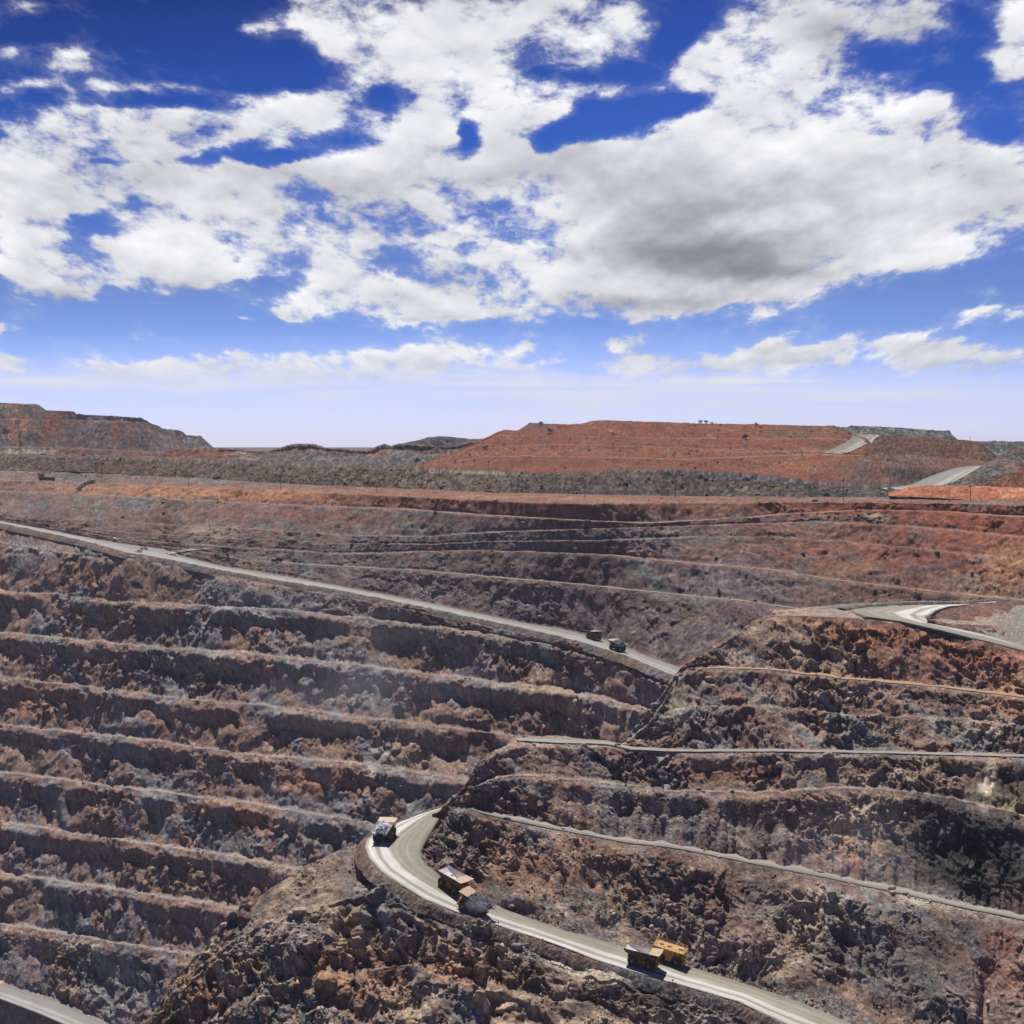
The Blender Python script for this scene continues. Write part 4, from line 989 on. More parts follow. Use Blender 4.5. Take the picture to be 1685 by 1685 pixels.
drape('path', [(272, 910, 0), (290, 906, 1), (320, 903, 2), (345, 903, 3)], [(278, 913, 0), (296, 909.5, 1), (322, 905.5, 2), (345, 904.5, 3)], np.linspace(0, 3, 40), 5, M_ROAD2, .5)
drape('path', rp_a, rp_b, np.linspace(0, 5, 40), 8, M_TRACK, .4, ('hill',))

# ================================================================ loose rubble lying on the benches (nobody could count it)
def ico():
    t = (1 + 5 ** .5) / 2
    v = np.array([(-1, t, 0), (1, t, 0), (-1, -t, 0), (1, -t, 0), (0, -1, t), (0, 1, t), (0, -1, -t), (0, 1, -t), (t, 0, -1), (t, 0, 1), (-t, 0, -1), (-t, 0, 1)], float)
    f = np.array([(0, 11, 5), (0, 5, 1), (0, 1, 7), (0, 7, 10), (0, 10, 11), (1, 5, 9), (5, 11, 4), (11, 10, 2), (10, 7, 6), (7, 1, 8),
                  (3, 9, 4), (3, 4, 2), (3, 2, 6), (3, 6, 8), (3, 8, 9), (4, 9, 5), (2, 4, 11), (6, 2, 10), (8, 6, 7), (9, 8, 1)], np.int32)
    return v / np.linalg.norm(v[0]), f


def rock_heap(name, pos, col, size, seed, mat, kind='stuff', parent=None, squash=.75):
    rg = np.random.default_rng(seed); V, Fc = ico(); n = len(pos)
    A = V[None] * rg.uniform(.65, 1.25, (n, 12, 1)) * rg.uniform(.55, 1.2, (n, 1, 3)) * size[:, None, None]
    th = rg.uniform(0, 2 * math.pi, n); c, s_ = np.cos(th), np.sin(th)
    x = A[..., 0] * c[:, None] - A[..., 1] * s_[:, None]; y = A[..., 0] * s_[:, None] + A[..., 1] * c[:, None]
    A = np.stack([x, y, A[..., 2] * squash], -1) + pos[:, None]
    idx = (Fc[None] + (np.arange(n) * 12)[:, None, None]).reshape(-1).astype(np.int32)
    me = bpy.data.meshes.new(name)
    me.vertices.add(n * 12); me.vertices.foreach_set('co', A.reshape(-1).astype(np.float32))
    me.loops.add(len(idx)); me.loops.foreach_set('vertex_index', idx)
    me.polygons.add(n * 20); me.polygons.foreach_set('loop_start', np.arange(0, n * 60, 3, dtype=np.int32))
    me.update(calc_edges=True)
    at = me.attributes.new('rock_colour', 'FLOAT_COLOR', 'POINT')
    c4 = np.ones((n, 12, 4), np.float32); c4[..., :3] = np.clip(col[:, None] * rg.uniform(.8, 1.2, (n, 12, 1)), 0, .8)
    at.data.foreach_set('color', c4.reshape(-1))
    o = bpy.data.objects.new(name, me); SC.collection.objects.link(o); me.materials.append(mat)
    if kind: o['kind'] = kind
    if parent: o.parent = parent
    return o


for q, (pp, cc_) in enumerate(RUB):
    rg = np.random.default_rng(500 + q)
    sz = np.minimum(.28 + rg.pareto(2.6, len(pp)) * .35, 2.3) * (pp[:, 1] / 650.0) ** .6
    rock_heap('rubble', pp + np.array([0, 0, .1]), cc_, sz, 900 + q, M_ROCK)
# heap of pale fallen blocks on the flank of the foreground ridge
rg = np.random.default_rng(77); hp_, hs_ = [], []
for _ in range(230):
    x_ = rg.normal(418, 24); y_ = rg.normal(1556 - (x_ - 418) * .25, 11)
    h_, n_ = hit(x_, y_)
    if h_ is not None:
        hp_.append(tuple(h_)); hs_.append(rg.uniform(.35, 1.3))
rock_heap('rubble', np.array(hp_), pal('gravel', rg.uniform(1, 3, len(hp_))) * 1.8, np.array(hs_), 78, M_ROCK)

# ================================================================ objects
def mat_simple(name, col, rough=.5, metal=0.0, noise=.2, scale=1.2, dust=0.0, spec=.4):
    m = bpy.data.materials.new(name); m.use_nodes = True
    nt = m.node_tree; nt.nodes.clear(); T = NT(nt)
    pos = T.new('ShaderNodeTexCoord').outputs['Object']
    n = T.noise(pos, scale, 6.0, .65)
    c = T.mix(1.0, (*col, 1), T.mapr(n, .3, .7, 1 - noise, 1 + noise, smooth=False), 'MULTIPLY')
    if dust:
        nrm = T.new('ShaderNodeSeparateXYZ'); T.put(nrm.inputs[0], T.new('ShaderNodeNewGeometry').outputs['Normal'])
        d = T.m('MULTIPLY', T.mapr(T.m('ADD', nrm.outputs[2], T.m('MULTIPLY', n, .6)), .2, 1.3), dust, clamp=True)
        c = T.mix(d, c, (.42, .37, .31, 1))
    p = T.new('ShaderNodeBsdfPrincipled'); T.put(p.inputs['Base Color'], c)
    T.put(p.inputs['Roughness'], T.mapr(n, .3, .7, max(rough - .12, .05), min(rough + .15, 1.0)))
    p.inputs['Metallic'].default_value = metal; p.inputs['Specular IOR Level'].default_value = spec
    o = T.new('ShaderNodeOutputMaterial'); nt.links.new(p.outputs[0], o.inputs[0])
    return m


MY = mat_simple('yellow paint', (.62, .30, .035), .45, dust=.35)
MYD = mat_simple('dusty yellow paint', (.20, .10, .025), .6, dust=.3)
MCAN = mat_simple('canopy paint', (.55, .34, .15), .55, dust=.5)
MTRAY = mat_simple('tray steel outside', (.13, .07, .035), .6, noise=.3, dust=.4)
MTIN = mat_simple('tray steel worn inside', (.74, .70, .66), .42, noise=.15, dust=.2)
MDARK = mat_simple('greasy dark steel', (.035, .03, .028), .7, dust=.25)
MTYRE = mat_simple('tyre rubber', (.028, .027, .027), .9, dust=.35)
MRIM = mat_simple('wheel rim', (.33, .20, .06), .6, dust=.3)
MGLASS = mat_simple('dark cab glass', (.02, .03, .035), .08, noise=.05, spec=.8)
MWHITE = mat_simple('white vehicle paint', (.72, .70, .64), .4, dust=.4)
MCREAM = mat_simple('cream vehicle paint', (.80, .74, .55), .45, dust=.3)
MLAMP = mat_simple('lamp glass', (.75, .74, .68), .15, noise=.03)
MWOOD = mat_simple('weathered timber', (.10, .075, .055), .9, scale=.6)
MORANGE = mat_simple('orange machine paint', (.60, .22, .04), .5, dust=.3)
MLEAF = mat_simple('dull green leaves', (.045, .062, .028), .8, noise=.5, scale=2.0)
MLEAF2 = mat_simple('fresh green leaves', (.10, .16, .06), .8, noise=.4, scale=2.0)


class MB:
    def __init__(s): s.v, s.f = [], []
    def add(s, v, f):
        b = len(s.v); s.v += [tuple(p) for p in v]; s.f += [tuple(i + b for i in q) for q in f]; return s
    def box(s, c, d, rot=None):
        h = Vector(d) / 2; vs = []
        for x in (-1, 1):
            for y in (-1, 1):
                for z in (-1, 1):
                    p = Vector((x * h.x, y * h.y, z * h.z))
                    if rot is not None: p = rot @ p
                    vs.append(p + Vector(c))
        return s.add(vs, [(0, 1, 3, 2), (4, 6, 7, 5), (0, 4, 5, 1), (2, 3, 7, 6), (0, 2, 6, 4), (1, 5, 7, 3)])
    def bar(s, a, b, r, n=6):
        a, b = Vector(a), Vector(b); d = (b - a).normalized(); q = d.to_track_quat('Z', 'Y').to_matrix()
        vs = []
        for e in (a, b):
            for k in range(n):
                t = 2 * math.pi * k / n; vs.append(e + q @ Vector((math.cos(t) * r, math.sin(t) * r, 0)))
        f = [(k, (k + 1) % n, n + (k + 1) % n, n + k) for k in range(n)] + [tuple(range(n))[::-1], tuple(range(n, 2 * n))]
        return s.add(vs, f)
    def lathe(s, c, prof, n=24):
        """profile [(radius, y)] turned about the y axis through c"""
        vs = []; m = len(prof)
        for k in range(n):
            t = 2 * math.pi * k / n
            for r, y in prof: vs.append((c[0] + r * math.cos(t), c[1] + y, c[2] + r * math.sin(t)))
        f = [(k * m + j, k * m + j + 1, ((k + 1) % n) * m + j + 1, ((k + 1) % n) * m + j) for k in range(n) for j in range(m - 1)]
        f += [tuple(k * m for k in range(n)), tuple(k * m + m - 1 for k in range(n))[::-1]]
        return s.add(vs, f)
    def prism(s, prof, y0, y1):
        n = len(prof); vs = [(x, y0, z) for x, z in prof] + [(x, y1, z) for x, z in prof]
        return s.add(vs, [tuple(range(n)), tuple(range(2 * n - 1, n - 1, -1))] + [(k, n + k, n + (k + 1) % n, (k + 1) % n) for k in range(n)])
    def build(s, name, mat, parent=None, bevel=0.0, solid=0.0, mats=None, smooth=False):
        me = bpy.data.meshes.new(name); me.from_pydata(s.v, [], s.f); me.update()
        bm = bmesh.new(); bm.from_mesh(me); bmesh.ops.recalc_face_normals(bm, faces=bm.faces)
        if bevel: bmesh.ops.bevel(bm, geom=bm.edges[:], offset=bevel, segments=1, affect='EDGES')
        bm.to_mesh(me); bm.free()
        me.materials.append(mat)
        o = bpy.data.objects.new(name, me); SC.collection.objects.link(o); o.parent = parent
        if smooth:
            for p in me.polygons: p.use_smooth = True
        if solid:
            md = o.modifiers.new('thickness', 'SOLIDIFY'); md.thickness = solid; md.offset = 0
        return o


def thing(name, label, cat, group=None):
    o = bpy.data.objects.new(name, None); SC.collection.objects.link(o)
    o['label'] = label; o['category'] = cat
    if group: o['group'] = group
    return o


def copy_tree(o, parent=None):
    c = o.copy(); SC.collection.objects.link(c); c.parent = parent
    for ch in list(o.children): copy_tree(ch, c)
    return c


def wheel(root, x, y, r=1.72, w=1.1, out=1):
    t = MB().lathe((x, y, r), [(r * .52, -w / 2), (r * .86, -w / 2), (r * .97, -w * .40), (r, -w * .2), (r * .985, 0), (r, w * .2), (r * .97, w * .40), (r * .86, w / 2), (r * .52, w / 2)], 28)
    for k in range(28):
        a = 2 * math.pi * k / 28
        for sgn in (-1, 1):
            rot = Matrix.Rotation(-a + math.pi / 2, 3, 'Y') @ Matrix.Rotation(sgn * .35, 3, 'X')
            t.box((x + math.cos(a) * r, y + sgn * w * .24, r + math.sin(a) * r), (.12, w * .42, .09), Matrix.Rotation(-a, 3, 'Y'))
    ty = t.build('wheel', MTYRE, root)
    m = MB().lathe((x, y + out * w * .30, r), [(0.01, -.02), (r * .5, -.02), (r * .54, .1), (r * .44, .05), (r * .30, .02), (r * .28, .26), (r * .12, .32), (.01, .32)] if out > 0 else
                   [(0.01, .02), (r * .5, .02), (r * .54, -.1), (r * .44, -.05), (r * .30, -.02), (r * .28, -.26), (r * .12, -.32), (.01, -.32)], 20)
    m.build('rim', MRIM, ty)
    return ty


def chassis(root, paint):
    """running gear, cab, deck and rails shared by the haul trucks and the water truck (x forward, origin on the ground)"""
    for y in (2.75, -2.75): wheel(root, 3.15, y, 1.70, 1.05, 1 if y > 0 else -1)
    for y in (2.85, 1.62, -1.62, -2.85): wheel(root, -2.75, y, 1.72, 1.05, 1 if y > 0 else -1)
    f = MB().box((-.2, .95, 2.15), (9.6, .42, .85)).box((-.2, -.95, 2.15), (9.6, .42, .85)).box((4.2, 0, 1.9), (.5, 3.4, .9)).box((-4.4, 0, 2.2), (.4, 2.4, .7)).box((.8, 0, 2.1), (.5, 2, .6))
    f.bar((-2.75, -2.3, 1.72), (-2.75, 2.3, 1.72), .55, 10).bar((3.15, -2.3, 1.7), (3.15, 2.3, 1.7), .28, 8)
    f.build('chassis', MDARK, root, bevel=.03)
    for y in (2.0, -2.0):
        MB().bar((3.15, y, 1.7), (3.0, y * .92, 3.7), .30, 10).build('suspension_strut', MDARK, root)
        MB().bar((-2.75, y * .55, 1.8), (-1.9, y * .5, 3.2), .22, 8).build('hoist_cylinder', MRIM, root)
    MB().prism([(-.9, 1.3), (1.5, 1.3), (1.7, 1.7), (1.7, 2.9), (-.9, 2.9)], -3.1, -1.5).build('fuel_tank', paint, root, bevel=.08)
    MB().prism([(-.6, 1.5), (1.3, 1.5), (1.3, 2.8), (-.6, 2.8)], 1.5, 2.9).build('air_tank', MDARK, root, bevel=.08)
    e = MB().prism([(1.6, 1.8), (5.0, 1.6), (5.15, 3.5), (1.6, 3.6)], -1.15, 1.15); e.build('engine_hood', paint, root, bevel=.06)
    g = MB().box((5.22, 0, 2.65), (.14, 2.7, 2.0))
    gr = g.build('grille', paint, root, bevel=.03)
    sl = MB()
    for k in range(9): sl.box((5.32, 0, 1.85 + k * .19), (.05, 2.3, .09))
    sl.build('grille_slat', MDARK, gr)
    MB().box((5.25, 0, 1.25), (.55, 5.2, .65)).build('bumper', paint, root, bevel=.08)
    d = MB().box((3.75, 0, 3.78), (3.3, 6.3, .16)).box((5.3, 0, 3.62), (.18, 6.3, .34))
    d.build('deck', paint, root, bevel=.02)
    c = MB().prism([(2.6, 3.87), (4.6, 3.87), (4.45, 5.35), (2.7, 5.35)], .9, 2.75)
    cab = c.build('cab', paint, root, bevel=.06)
    w_ = MB().add([(4.66, 1.05, 4.3), (4.66, 2.6, 4.3), (4.53, 2.6, 5.2), (4.53, 1.05, 5.2)], [(0, 1, 2, 3)])
    w_.add([(2.95, 2.79, 4.35), (4.45, 2.79, 4.35), (4.35, 2.79, 5.2), (3.0, 2.79, 5.2)], [(0, 1, 2, 3)])
    w_.add([(2.95, .86, 4.35), (4.45, .86, 4.35), (4.35, .86, 5.2), (3.0, .86, 5.2)], [(0, 1, 2, 3)])
    w_.build('window', MGLASS, cab, solid=.04)
    MB().box((3.2, -1.9, 4.35), (1.5, 1.7, .95)).build('control_cabinet', paint, root, bevel=.06)
    for y in (-1.3, 1.3): MB().bar((2.0, y * .8, 3.4), (1.9, y * .8, 4.9), .14, 8).build('exhaust', MDARK, root)
    r_ = MB()
    for z in (4.35, 4.85):
        r_.bar((5.35, -3.1, z), (5.35, 3.1, z), .035, 5); r_.bar((2.2, -3.1, z), (5.35, -3.1, z), .035, 5); r_.bar((2.2, 3.1, z), (5.35, 3.1, z), .035, 5)
    for x, y in [(5.35, k * .775) for k in range(-4, 5)] + [(x, s_ * 3.1) for x in (2.2, 3.2, 4.2) for s_ in (-1, 1)]:
        r_.bar((x, y, 3.85), (x, y, 4.85), .03, 5)
    r_.build('handrail', MY, root)
    for s_ in (-1, 1):
        l = MB().bar((5.75, s_ * 2.35, .95), (5.35, s_ * .75, 3.8), .06, 5).bar((5.75, s_ * 2.85, .95), (5.35, s_ * 1.25, 3.8), .06, 5)
        for k in range(9):
            t = k / 8.5; l.box((5.73 - .4 * t, s_ * (2.6 - 1.6 * t), 1.1 + 2.6 * t), (.28, .62, .05))
        l.build('ladder', MY, root)
        MB().box((5.55, s_ * 2.1, 1.35), (.12, .5, .32)).build('headlight', MLAMP, root, bevel=.03)
        MB().bar((4.9, s_ * 3.2, 4.9), (5.1, s_ * 3.55, 5.0), .03, 5).box((5.1, s_ * 3.6, 5.0), (.08, .35, .5)).build('mirror', MDARK, root)
    return root


def make_haul_truck():
    root = thing('haul_truck', '', 'haul truck'); chassis(root, MYD)
    # tray: sloping floor, sides, front plate and canopy over the deck
    a = MB()
    fl = [(-6.3, 4.25), (-4.6, 3.55), (1.2, 2.75)]; W, Wt = 2.9, 3.35
    rail = [(-6.35, 5.15), (-4.6, 5.1), (2.35, 5.75)]
    for y in (-1, 1):
        vs = [(x, y * W, z) for x, z in fl] + [(x, y * Wt, z) for x, z in rail]
        a.add(vs, [(0, 1, 4, 3), (1, 2, 5, 4)])
    a.add([(2.35, -Wt, 5.75), (2.35, Wt, 5.75), (1.2, W, 2.75), (1.2, -W, 2.75)], [(0, 1, 2, 3)])
    tray = a.build('tray', MTRAY, root, solid=.14)
    for y in (-1, 1):
        rb = MB()
        for x, z0 in ((-5.2, 3.85), (-3.9, 3.5), (-2.6, 3.3), (-1.3, 3.15), (0, 3.0), (1.15, 2.9)):
            zt = 5.1 + max(0, (x + 4.6)) * .094
            k = Vector((0, y * (Wt - W), zt - z0)); ctr = Vector((x, y * ((W + Wt) / 2 + .14), (z0 + zt) / 2))
            rb.box(ctr, (.24, .22, (zt - z0) * .96), Matrix.Rotation(-y * math.atan2(Wt - W, zt - z0), 3, 'X'))
        rb.bar((-6.35, y * (Wt + .05), 5.15), (-4.6, y * (Wt + .05), 5.12), .13, 6).bar((-4.6, y * (Wt + .05), 5.12), (2.35, y * (Wt + .05), 5.78), .13, 6)
        rb.build('tray_rib', MTRAY, tray)
    MB().add([(x, y, z + .09) for x, z in fl for y in (-W + .06, W - .06)], [(0, 1, 3, 2), (2, 3, 5, 4)]).build('tray_floor', MTIN, tray, solid=.05)
    lin = MB()
    for y in (-1, 1):
        lin.add([(x, y * (W - .1), z + .1) for x, z in fl] + [(x, y * (Wt - .1), z - .03) for x, z in rail], [(0, 1, 4, 3), (1, 2, 5, 4)])
    lin.add([(2.22, -Wt + .1, 5.7), (2.22, Wt - .1, 5.7), (1.1, W - .1, 2.95), (1.1, -W + .1, 2.95)], [(0, 1, 2, 3)])
    lin.build('tray_lining', MTIN, tray, solid=.04)
    cn = MB().add([(2.3, -Wt, 5.75), (2.3, Wt, 5.75), (5.9, 3.75, 6.15), (5.9, -3.75, 6.15), (6.15, 0, 6.2)], [(0, 1, 2, 4, 3)])
    can = cn.build('canopy', MCAN, root, solid=.16)
    c2 = MB()
    for y in (-2.4, -.8, .8, 2.4): c2.box((4.0, y, 5.78), (3.6, .16, .22), Matrix.Rotation(-.11, 3, 'Y'))
    c2.build('canopy_beam', MTRAY, can)
    return root


def make_load(name, label):
    rg = np.random.default_rng(5)
    n1_, n2_ = 70, 46
    gx_, gy_ = np.meshgrid(np.linspace(-6.0, 2.6, n1_), np.linspace(-3.15, 3.15, n2_), indexing='ij')
    u_ = (gx_ + 1.6) / 4.4; v_ = gy_ / 3.2
    q = np.clip(1 - (np.abs(u_) ** 2.4 + np.abs(v_) ** 2.4), 0, 1)
    z_ = 4.55 + 2.3 * q ** .75 + (gx_ + 1.6) * .05
    P = np.stack([gx_, gy_, z_], -1); fl = P.reshape(-1, 3).astype(np.float32)
    c_, i_, e_ = cells(fl / .8, 9); c2_, i2_, e2_ = cells(fl / 1.6, 19)
    P[..., 2] += (c_ * .45 + c2_ * .5).reshape(z_.shape)
    C = pal('blue', 1.6 + (i_ - .5) * 2.6 + (i2_ - .5) * 1.2) * 2.9
    o = grid_mesh(name, P, C, M_ROCK, kind=None)
    md = o.modifiers.new('depth', 'SOLIDIFY'); md.thickness = .5; md.offset = -1
    o['label'] = label; o['category'] = 'ore load'; o['group'] = 'ore loads carried by the haul trucks'
    return o


def make_water_truck():
    root = thing('water_truck', 'yellow water truck with railed flat tank passing beside an empty haul truck', 'water truck'); chassis(root, MY)
    t = MB().prism([(-6.0, 4.7), (-5.6, 2.9), (1.4, 2.6), (2.0, 3.2), (2.2, 5.15), (-6.0, 5.15)], -3.0, 3.0)
    tank = t.build('tank', MY, root, bevel=.12)
    MB().box((-.2, 0, 5.30), (11.6, 6.9, .18)).box((5.6, 0, 5.22), (.16, 6.9, .3)).box((-.2, 3.4, 5.22), (11.6, .12, .34)).box((-.2, -3.4, 5.22), (11.6, .12, .34)).build('walkway', MY, tank, bevel=.02)
    r_ = MB()
    for z in (5.9, 6.35):
        r_.bar((5.3, -3.2, z), (5.3, 3.2, z), .05, 5).bar((-5.8, -3.2, z), (-5.8, 3.2, z), .05, 5)
        for y in (-3.2, 3.2): r_.bar((-5.8, y, z), (5.3, y, z), .05, 5)
    for y in (-3.2, 3.2):
        for k in range(9): r_.bar((-5.8 + k * 1.39, y, 5.35), (-5.8 + k * 1.39, y, 6.35), .05, 5)
    for x in (-5.8, 5.3):
        for k in range(-1, 2): r_.bar((x, k * 1.6, 5.35), (x, k * 1.6, 6.35), .05, 5)
    r_.build('guard_rail', MORANGE, tank)
    for x in (-3.6, -.6): MB().lathe((x, 0, 5.35), [(.01, 0)], 3) if False else MB().box((x, 0, 5.55), (1.3, 1.3, .35)).build('hatch', MYD, tank, bevel=.05)
    MB().box((3.6, 0, 5.75), (1.6, 1.0, .7)).build('monitor_box', MWHITE, tank, bevel=.06)
    MB().bar((4.6, 1.0, 5.4), (4.6, 1.0, 6.3), .09, 6).bar((4.6, 1.0, 6.3), (5.9, 1.2, 6.7), .10, 6).build('water_cannon', MDARK, tank)
    for y in (-2, 2): MB().bar((-6.0, y, 2.9), (-6.3, y, 2.2), .12, 6).box((-6.35, y, 2.1), (.25, 1.1, .2)).build('spray_head', MDARK, root)
    return root


bpy.context.view_layer.update()
DG = bpy.context.evaluated_depsgraph_get()
SCL = .93


def on_road(o, x, y, hx, hy, dist_scale=SCL):
    """stand o on the carriageway seen at (x, y), heading towards the point of the road seen at (hx, hy)"""
    p, n = hit(x, y, ('haul_road',)); q, _ = hit(hx, hy, ('haul_road',))
    if p is None: p, n = hit(x, y)
    if q is None: q, _ = hit(hx, hy)
    a = (q - p).normalized(); up = Vector((0, 0, 1)); s_ = up.cross(a).normalized(); up = a.cross(s_).normalized()
    M = Matrix((a, s_, up)).transposed().to_4x4()
    o.matrix_world = Matrix.Translation(p + Vector((0, 0, .02))) @ M @ Matrix.Scale(dist_scale, 4)
    o.rotation_mode = 'XYZ'
    return o


TRUCKG = 'haul trucks on the pit roads'
proto = make_haul_truck()
lproto = make_load('ore_load', 'pale grey broken ore heaped on the truck at the hairpin bend')
TR = [  # x, y, towards, label, load label
    (633, 1380, 647, 1363, 'loaded haul truck climbing round the hairpin bend, heaped with pale grey ore', 'pale grey broken ore heaped on the truck at the hairpin bend'),
    (743, 1462, 776, 1485, 'empty haul truck just inside the hairpin, running down beside a loaded one', None),
    (778, 1501, 740, 1480, 'loaded haul truck trailing dust as it meets an empty truck below the bend', 'dark grey broken ore on the dusty truck meeting an empty one'),
    (1055, 1588, 1115, 1608, 'empty haul truck with pale tray interior beside the yellow water truck', None),
    (977, 1052, 1010, 1064.5, 'distant empty haul truck coming down the upper road above a loaded one', None),
    (1016, 1070.5, 985, 1059, 'distant loaded haul truck climbing the upper road behind an empty one', 'small distant heap of grey ore on the truck climbing the upper road'),
]
for k, (x, y, hx, hy, lab, ll) in enumerate(TR):
    o = proto if k == 0 else copy_tree(proto)
    o['label'] = lab; o['group'] = TRUCKG
    on_road(o, x, y, hx, hy, SCL * (1.1 if y < 1200 else 1.03))
    if ll:
        l = lproto if k == 0 else lproto.copy()
        if k:
            SC.collection.objects.link(l)
            l.data = lproto.data.copy()                     # the other loads are darker rock
            at_ = l.data.attributes['rock_colour']; buf = np.zeros(len(at_.data) * 4, np.float32)
            at_.data.foreach_get('color', buf); buf *= .3; at_.data.foreach_set('color', buf)
        l['label'] = ll; l.matrix_world = o.matrix_world.copy()
on_road(make_water_truck(), 1100, 1582, 1160, 1601)


# ---- small vehicles
def make_ute(paint):
    root = thing('light_vehicle', '', 'utility vehicle')
    b = MB().prism([(-2.6, .55), (2.5, .5), (2.6, .95), (1.5, 1.12), (-.45, 1.12), (-2.6, 1.1)], -.92, .92); b.build('body', paint, root, bevel=.06)
    c = MB().prism([(-.5, 1.1), (1.35, 1.1), (.75, 1.78), (-.35, 1.8)], -.82, .82); cb_ = c.build('cab', paint, root, bevel=.06)
    MB().add([(1.30, -.7, 1.17), (1.30, .7, 1.17), (.80, .65, 1.72), (.80, -.65, 1.72)], [(0, 1, 2, 3)]).add([(-.3, .84, 1.2), (1.0, .84, 1.2), (.7, .84, 1.68), (-.25, .84, 1.68)], [(0, 1, 2, 3)]).add([(-.3, -.84, 1.2), (1.0, -.84, 1.2), (.7, -.84, 1.68), (-.25, -.84, 1.68)], [(0, 1, 2, 3)]).build('window', MGLASS, cb_, solid=.02)
    MB().box((-1.6, 0, 1.22), (1.9, 1.8, .35)).build('tray', paint, root, bevel=.03)
    for x in (1.6, -1.6):
        for y in (.82, -.82):
            MB().lathe((x, y, .4), [(.2, -.13), (.38, -.13), (.4, 0), (.38, .13), (.2, .13)], 14).build('wheel', MTYRE, root)
    MB().bar((-.4, -.7, 1.8), (-.4, -.7, 3.6), .02, 4).build('whip_flag', MORANGE, root)
    return root


u1 = make_ute(MCREAM)
on_road(u1, 237, 904.5, 256, 906, 1.3); u1['label'] = 'cream utility vehicle parked at the road junction, nearest the far verge'
for (x, y, hx, hy, lab) in [(228, 909, 212, 908.5, 'cream utility vehicle on the near side of the road junction'), (286, 914.5, 300, 917, 'cream utility vehicle in the fork right of the road junction')]:
    u = copy_tree(u1); on_road(u, x, y, hx, hy, 1.3); u['label'] = lab
for o in SC.objects:
    if o.name.split('.')[0] == 'light_vehicle': o['group'] = 'light vehicles at the junction'


def make_service_truck():
    root = thing('service_truck', 'dark flatbed service truck parked on the bench above the upper road', 'service truck')
    MB().box((0, 0, .85), (8.5, 2.2, .35)).build('chassis', MDARK, root, bevel=.03)
    cb_ = MB().prism([(2.6, 1.0), (4.4, 1.0), (4.3, 2.0), (3.9, 2.9), (2.6, 2.9)], -1.15, 1.15).build('cab', MDARK, root, bevel=.08)
    MB().add([(4.36, -.95, 2.0), (4.36, .95, 2.0), (4.0, .95, 2.75), (4.0, -.95, 2.75)], [(0, 1, 2, 3)]).build('window', MGLASS, cb_, solid=.03)
    MB().box((.9, 0, 2.0), (2.8, 2.3, 1.9)).build('crate_body', MDARK, root, bevel=.05)
    MB().box((-2.6, 0, 1.5), (3.8, 2.3, .9)).box((-2.6, 0, 2.0), (3.4, 2.0, .2)).build('tray', MWHITE, root, bevel=.05)
    for x in (3.3, -1.6, -2.9):
        for y in (.95, -.95): MB().lathe((x, y, .52), [(.25, -.17), (.5, -.17), (.53, 0), (.5, .17), (.25, .17)], 16).build('wheel', MTYRE, root)
    return root


on_road(make_service_truck(), 455, 923, 470, 924, 1.0)


def make_excavator():
    root = thing('excavator', 'small orange excavator with raised boom on the far rim', 'excavator')
    for y in (-1.5, 1.5): MB().prism([(-2.2, .1), (2.2, .1), (2.6, .5), (2.3, 1.05), (-2.3, 1.05), (-2.6, .5)], y - .35, y + .35).build('track', MDARK, root, bevel=.05)
    MB().prism([(-2.9, 1.2), (1.9, 1.2), (1.9, 2.0), (-.5, 2.2), (-.7, 2.8), (-2.9, 2.8)], -1.5, 1.5).build('body', MORANGE, root, bevel=.08)
    cb_ = MB().prism([(.1, 2.0), (1.9, 2.0), (1.6, 3.6), (.2, 3.6)], .3, 1.45).build('cab', MORANGE, root, bevel=.06)
    MB().add([(1.93, .45, 2.3), (1.93, 1.3, 2.3), (1.68, 1.3, 3.4), (1.68, .45, 3.4)], [(0, 1, 2, 3)]).build('window', MGLASS, cb_, solid=.03)
    bo = MB().prism([(1.2, 1.9), (1.7, 1.7), (4.2, 5.4), (5.9, 6.3), (5.8, 6.8), (3.7, 5.9)], -.4, .1).build('boom', MORANGE, root, bevel=.04)
    MB().prism([(5.7, 6.8), (6.2, 6.6), (6.9, 3.4), (6.6, 3.2)], -.35, .05).build('arm', MORANGE, root, bevel=.04)
    MB().prism([(6.3, 3.4), (7.2, 3.3), (7.0, 2.3), (6.0, 2.1), (5.9, 2.6)], -.8, .5).build('bucket', MDARK, root, bevel=.04)
    return root


ex = make_excavator(); h_, n_ = hit(68, 784)
ex.location = h_; ex.rotation_euler = (0, 0, R(20)); ex.scale = (1.3,) * 3


def make_bin():
    root = thing('site_container', 'long brown open skip beside the orange excavator', 'container')
    MB().prism([(-9, 0), (9, 0), (9.4, 3.0), (-9.4, 3.0)], -2.2, 2.2).build('body', MTRAY, root, bevel=.08)
    MB().box((0, 0, 3.08), (19.2, 4.9, .16)).build('lid', MTRAY, root)
    r_ = MB()
    for k in range(-8, 9, 2): r_.box((k, -2.28, 1.5), (.25, .16, 2.8))
    r_.build('rib', MDARK, root)
    return root


sk = make_bin(); h_, n_ = hit(76, 790)
sk.location = h_ + Vector((0, 2.5, 0)); sk.rotation_euler = (0, 0, R(-4)); sk.scale = (.85, .85, 1.0)

ORD = ['first', 'second', 'third', 'fourth', 'fifth', 'sixth', 'seventh', 'eighth', 'ninth', 'tenth', 'eleventh', 'twelfth']
# ---- power poles along the rim (base and top in the photograph)
POLES = [(167, 793, 773), (310, 802, 784), (462, 806, 782), (620, 811, 798), (696, 775, 760), (804, 779, 757), (852, 811, 787), (962, 819, 795), (1111, 820, 788), (1388, 825, 787), (1597, 824, 798)]


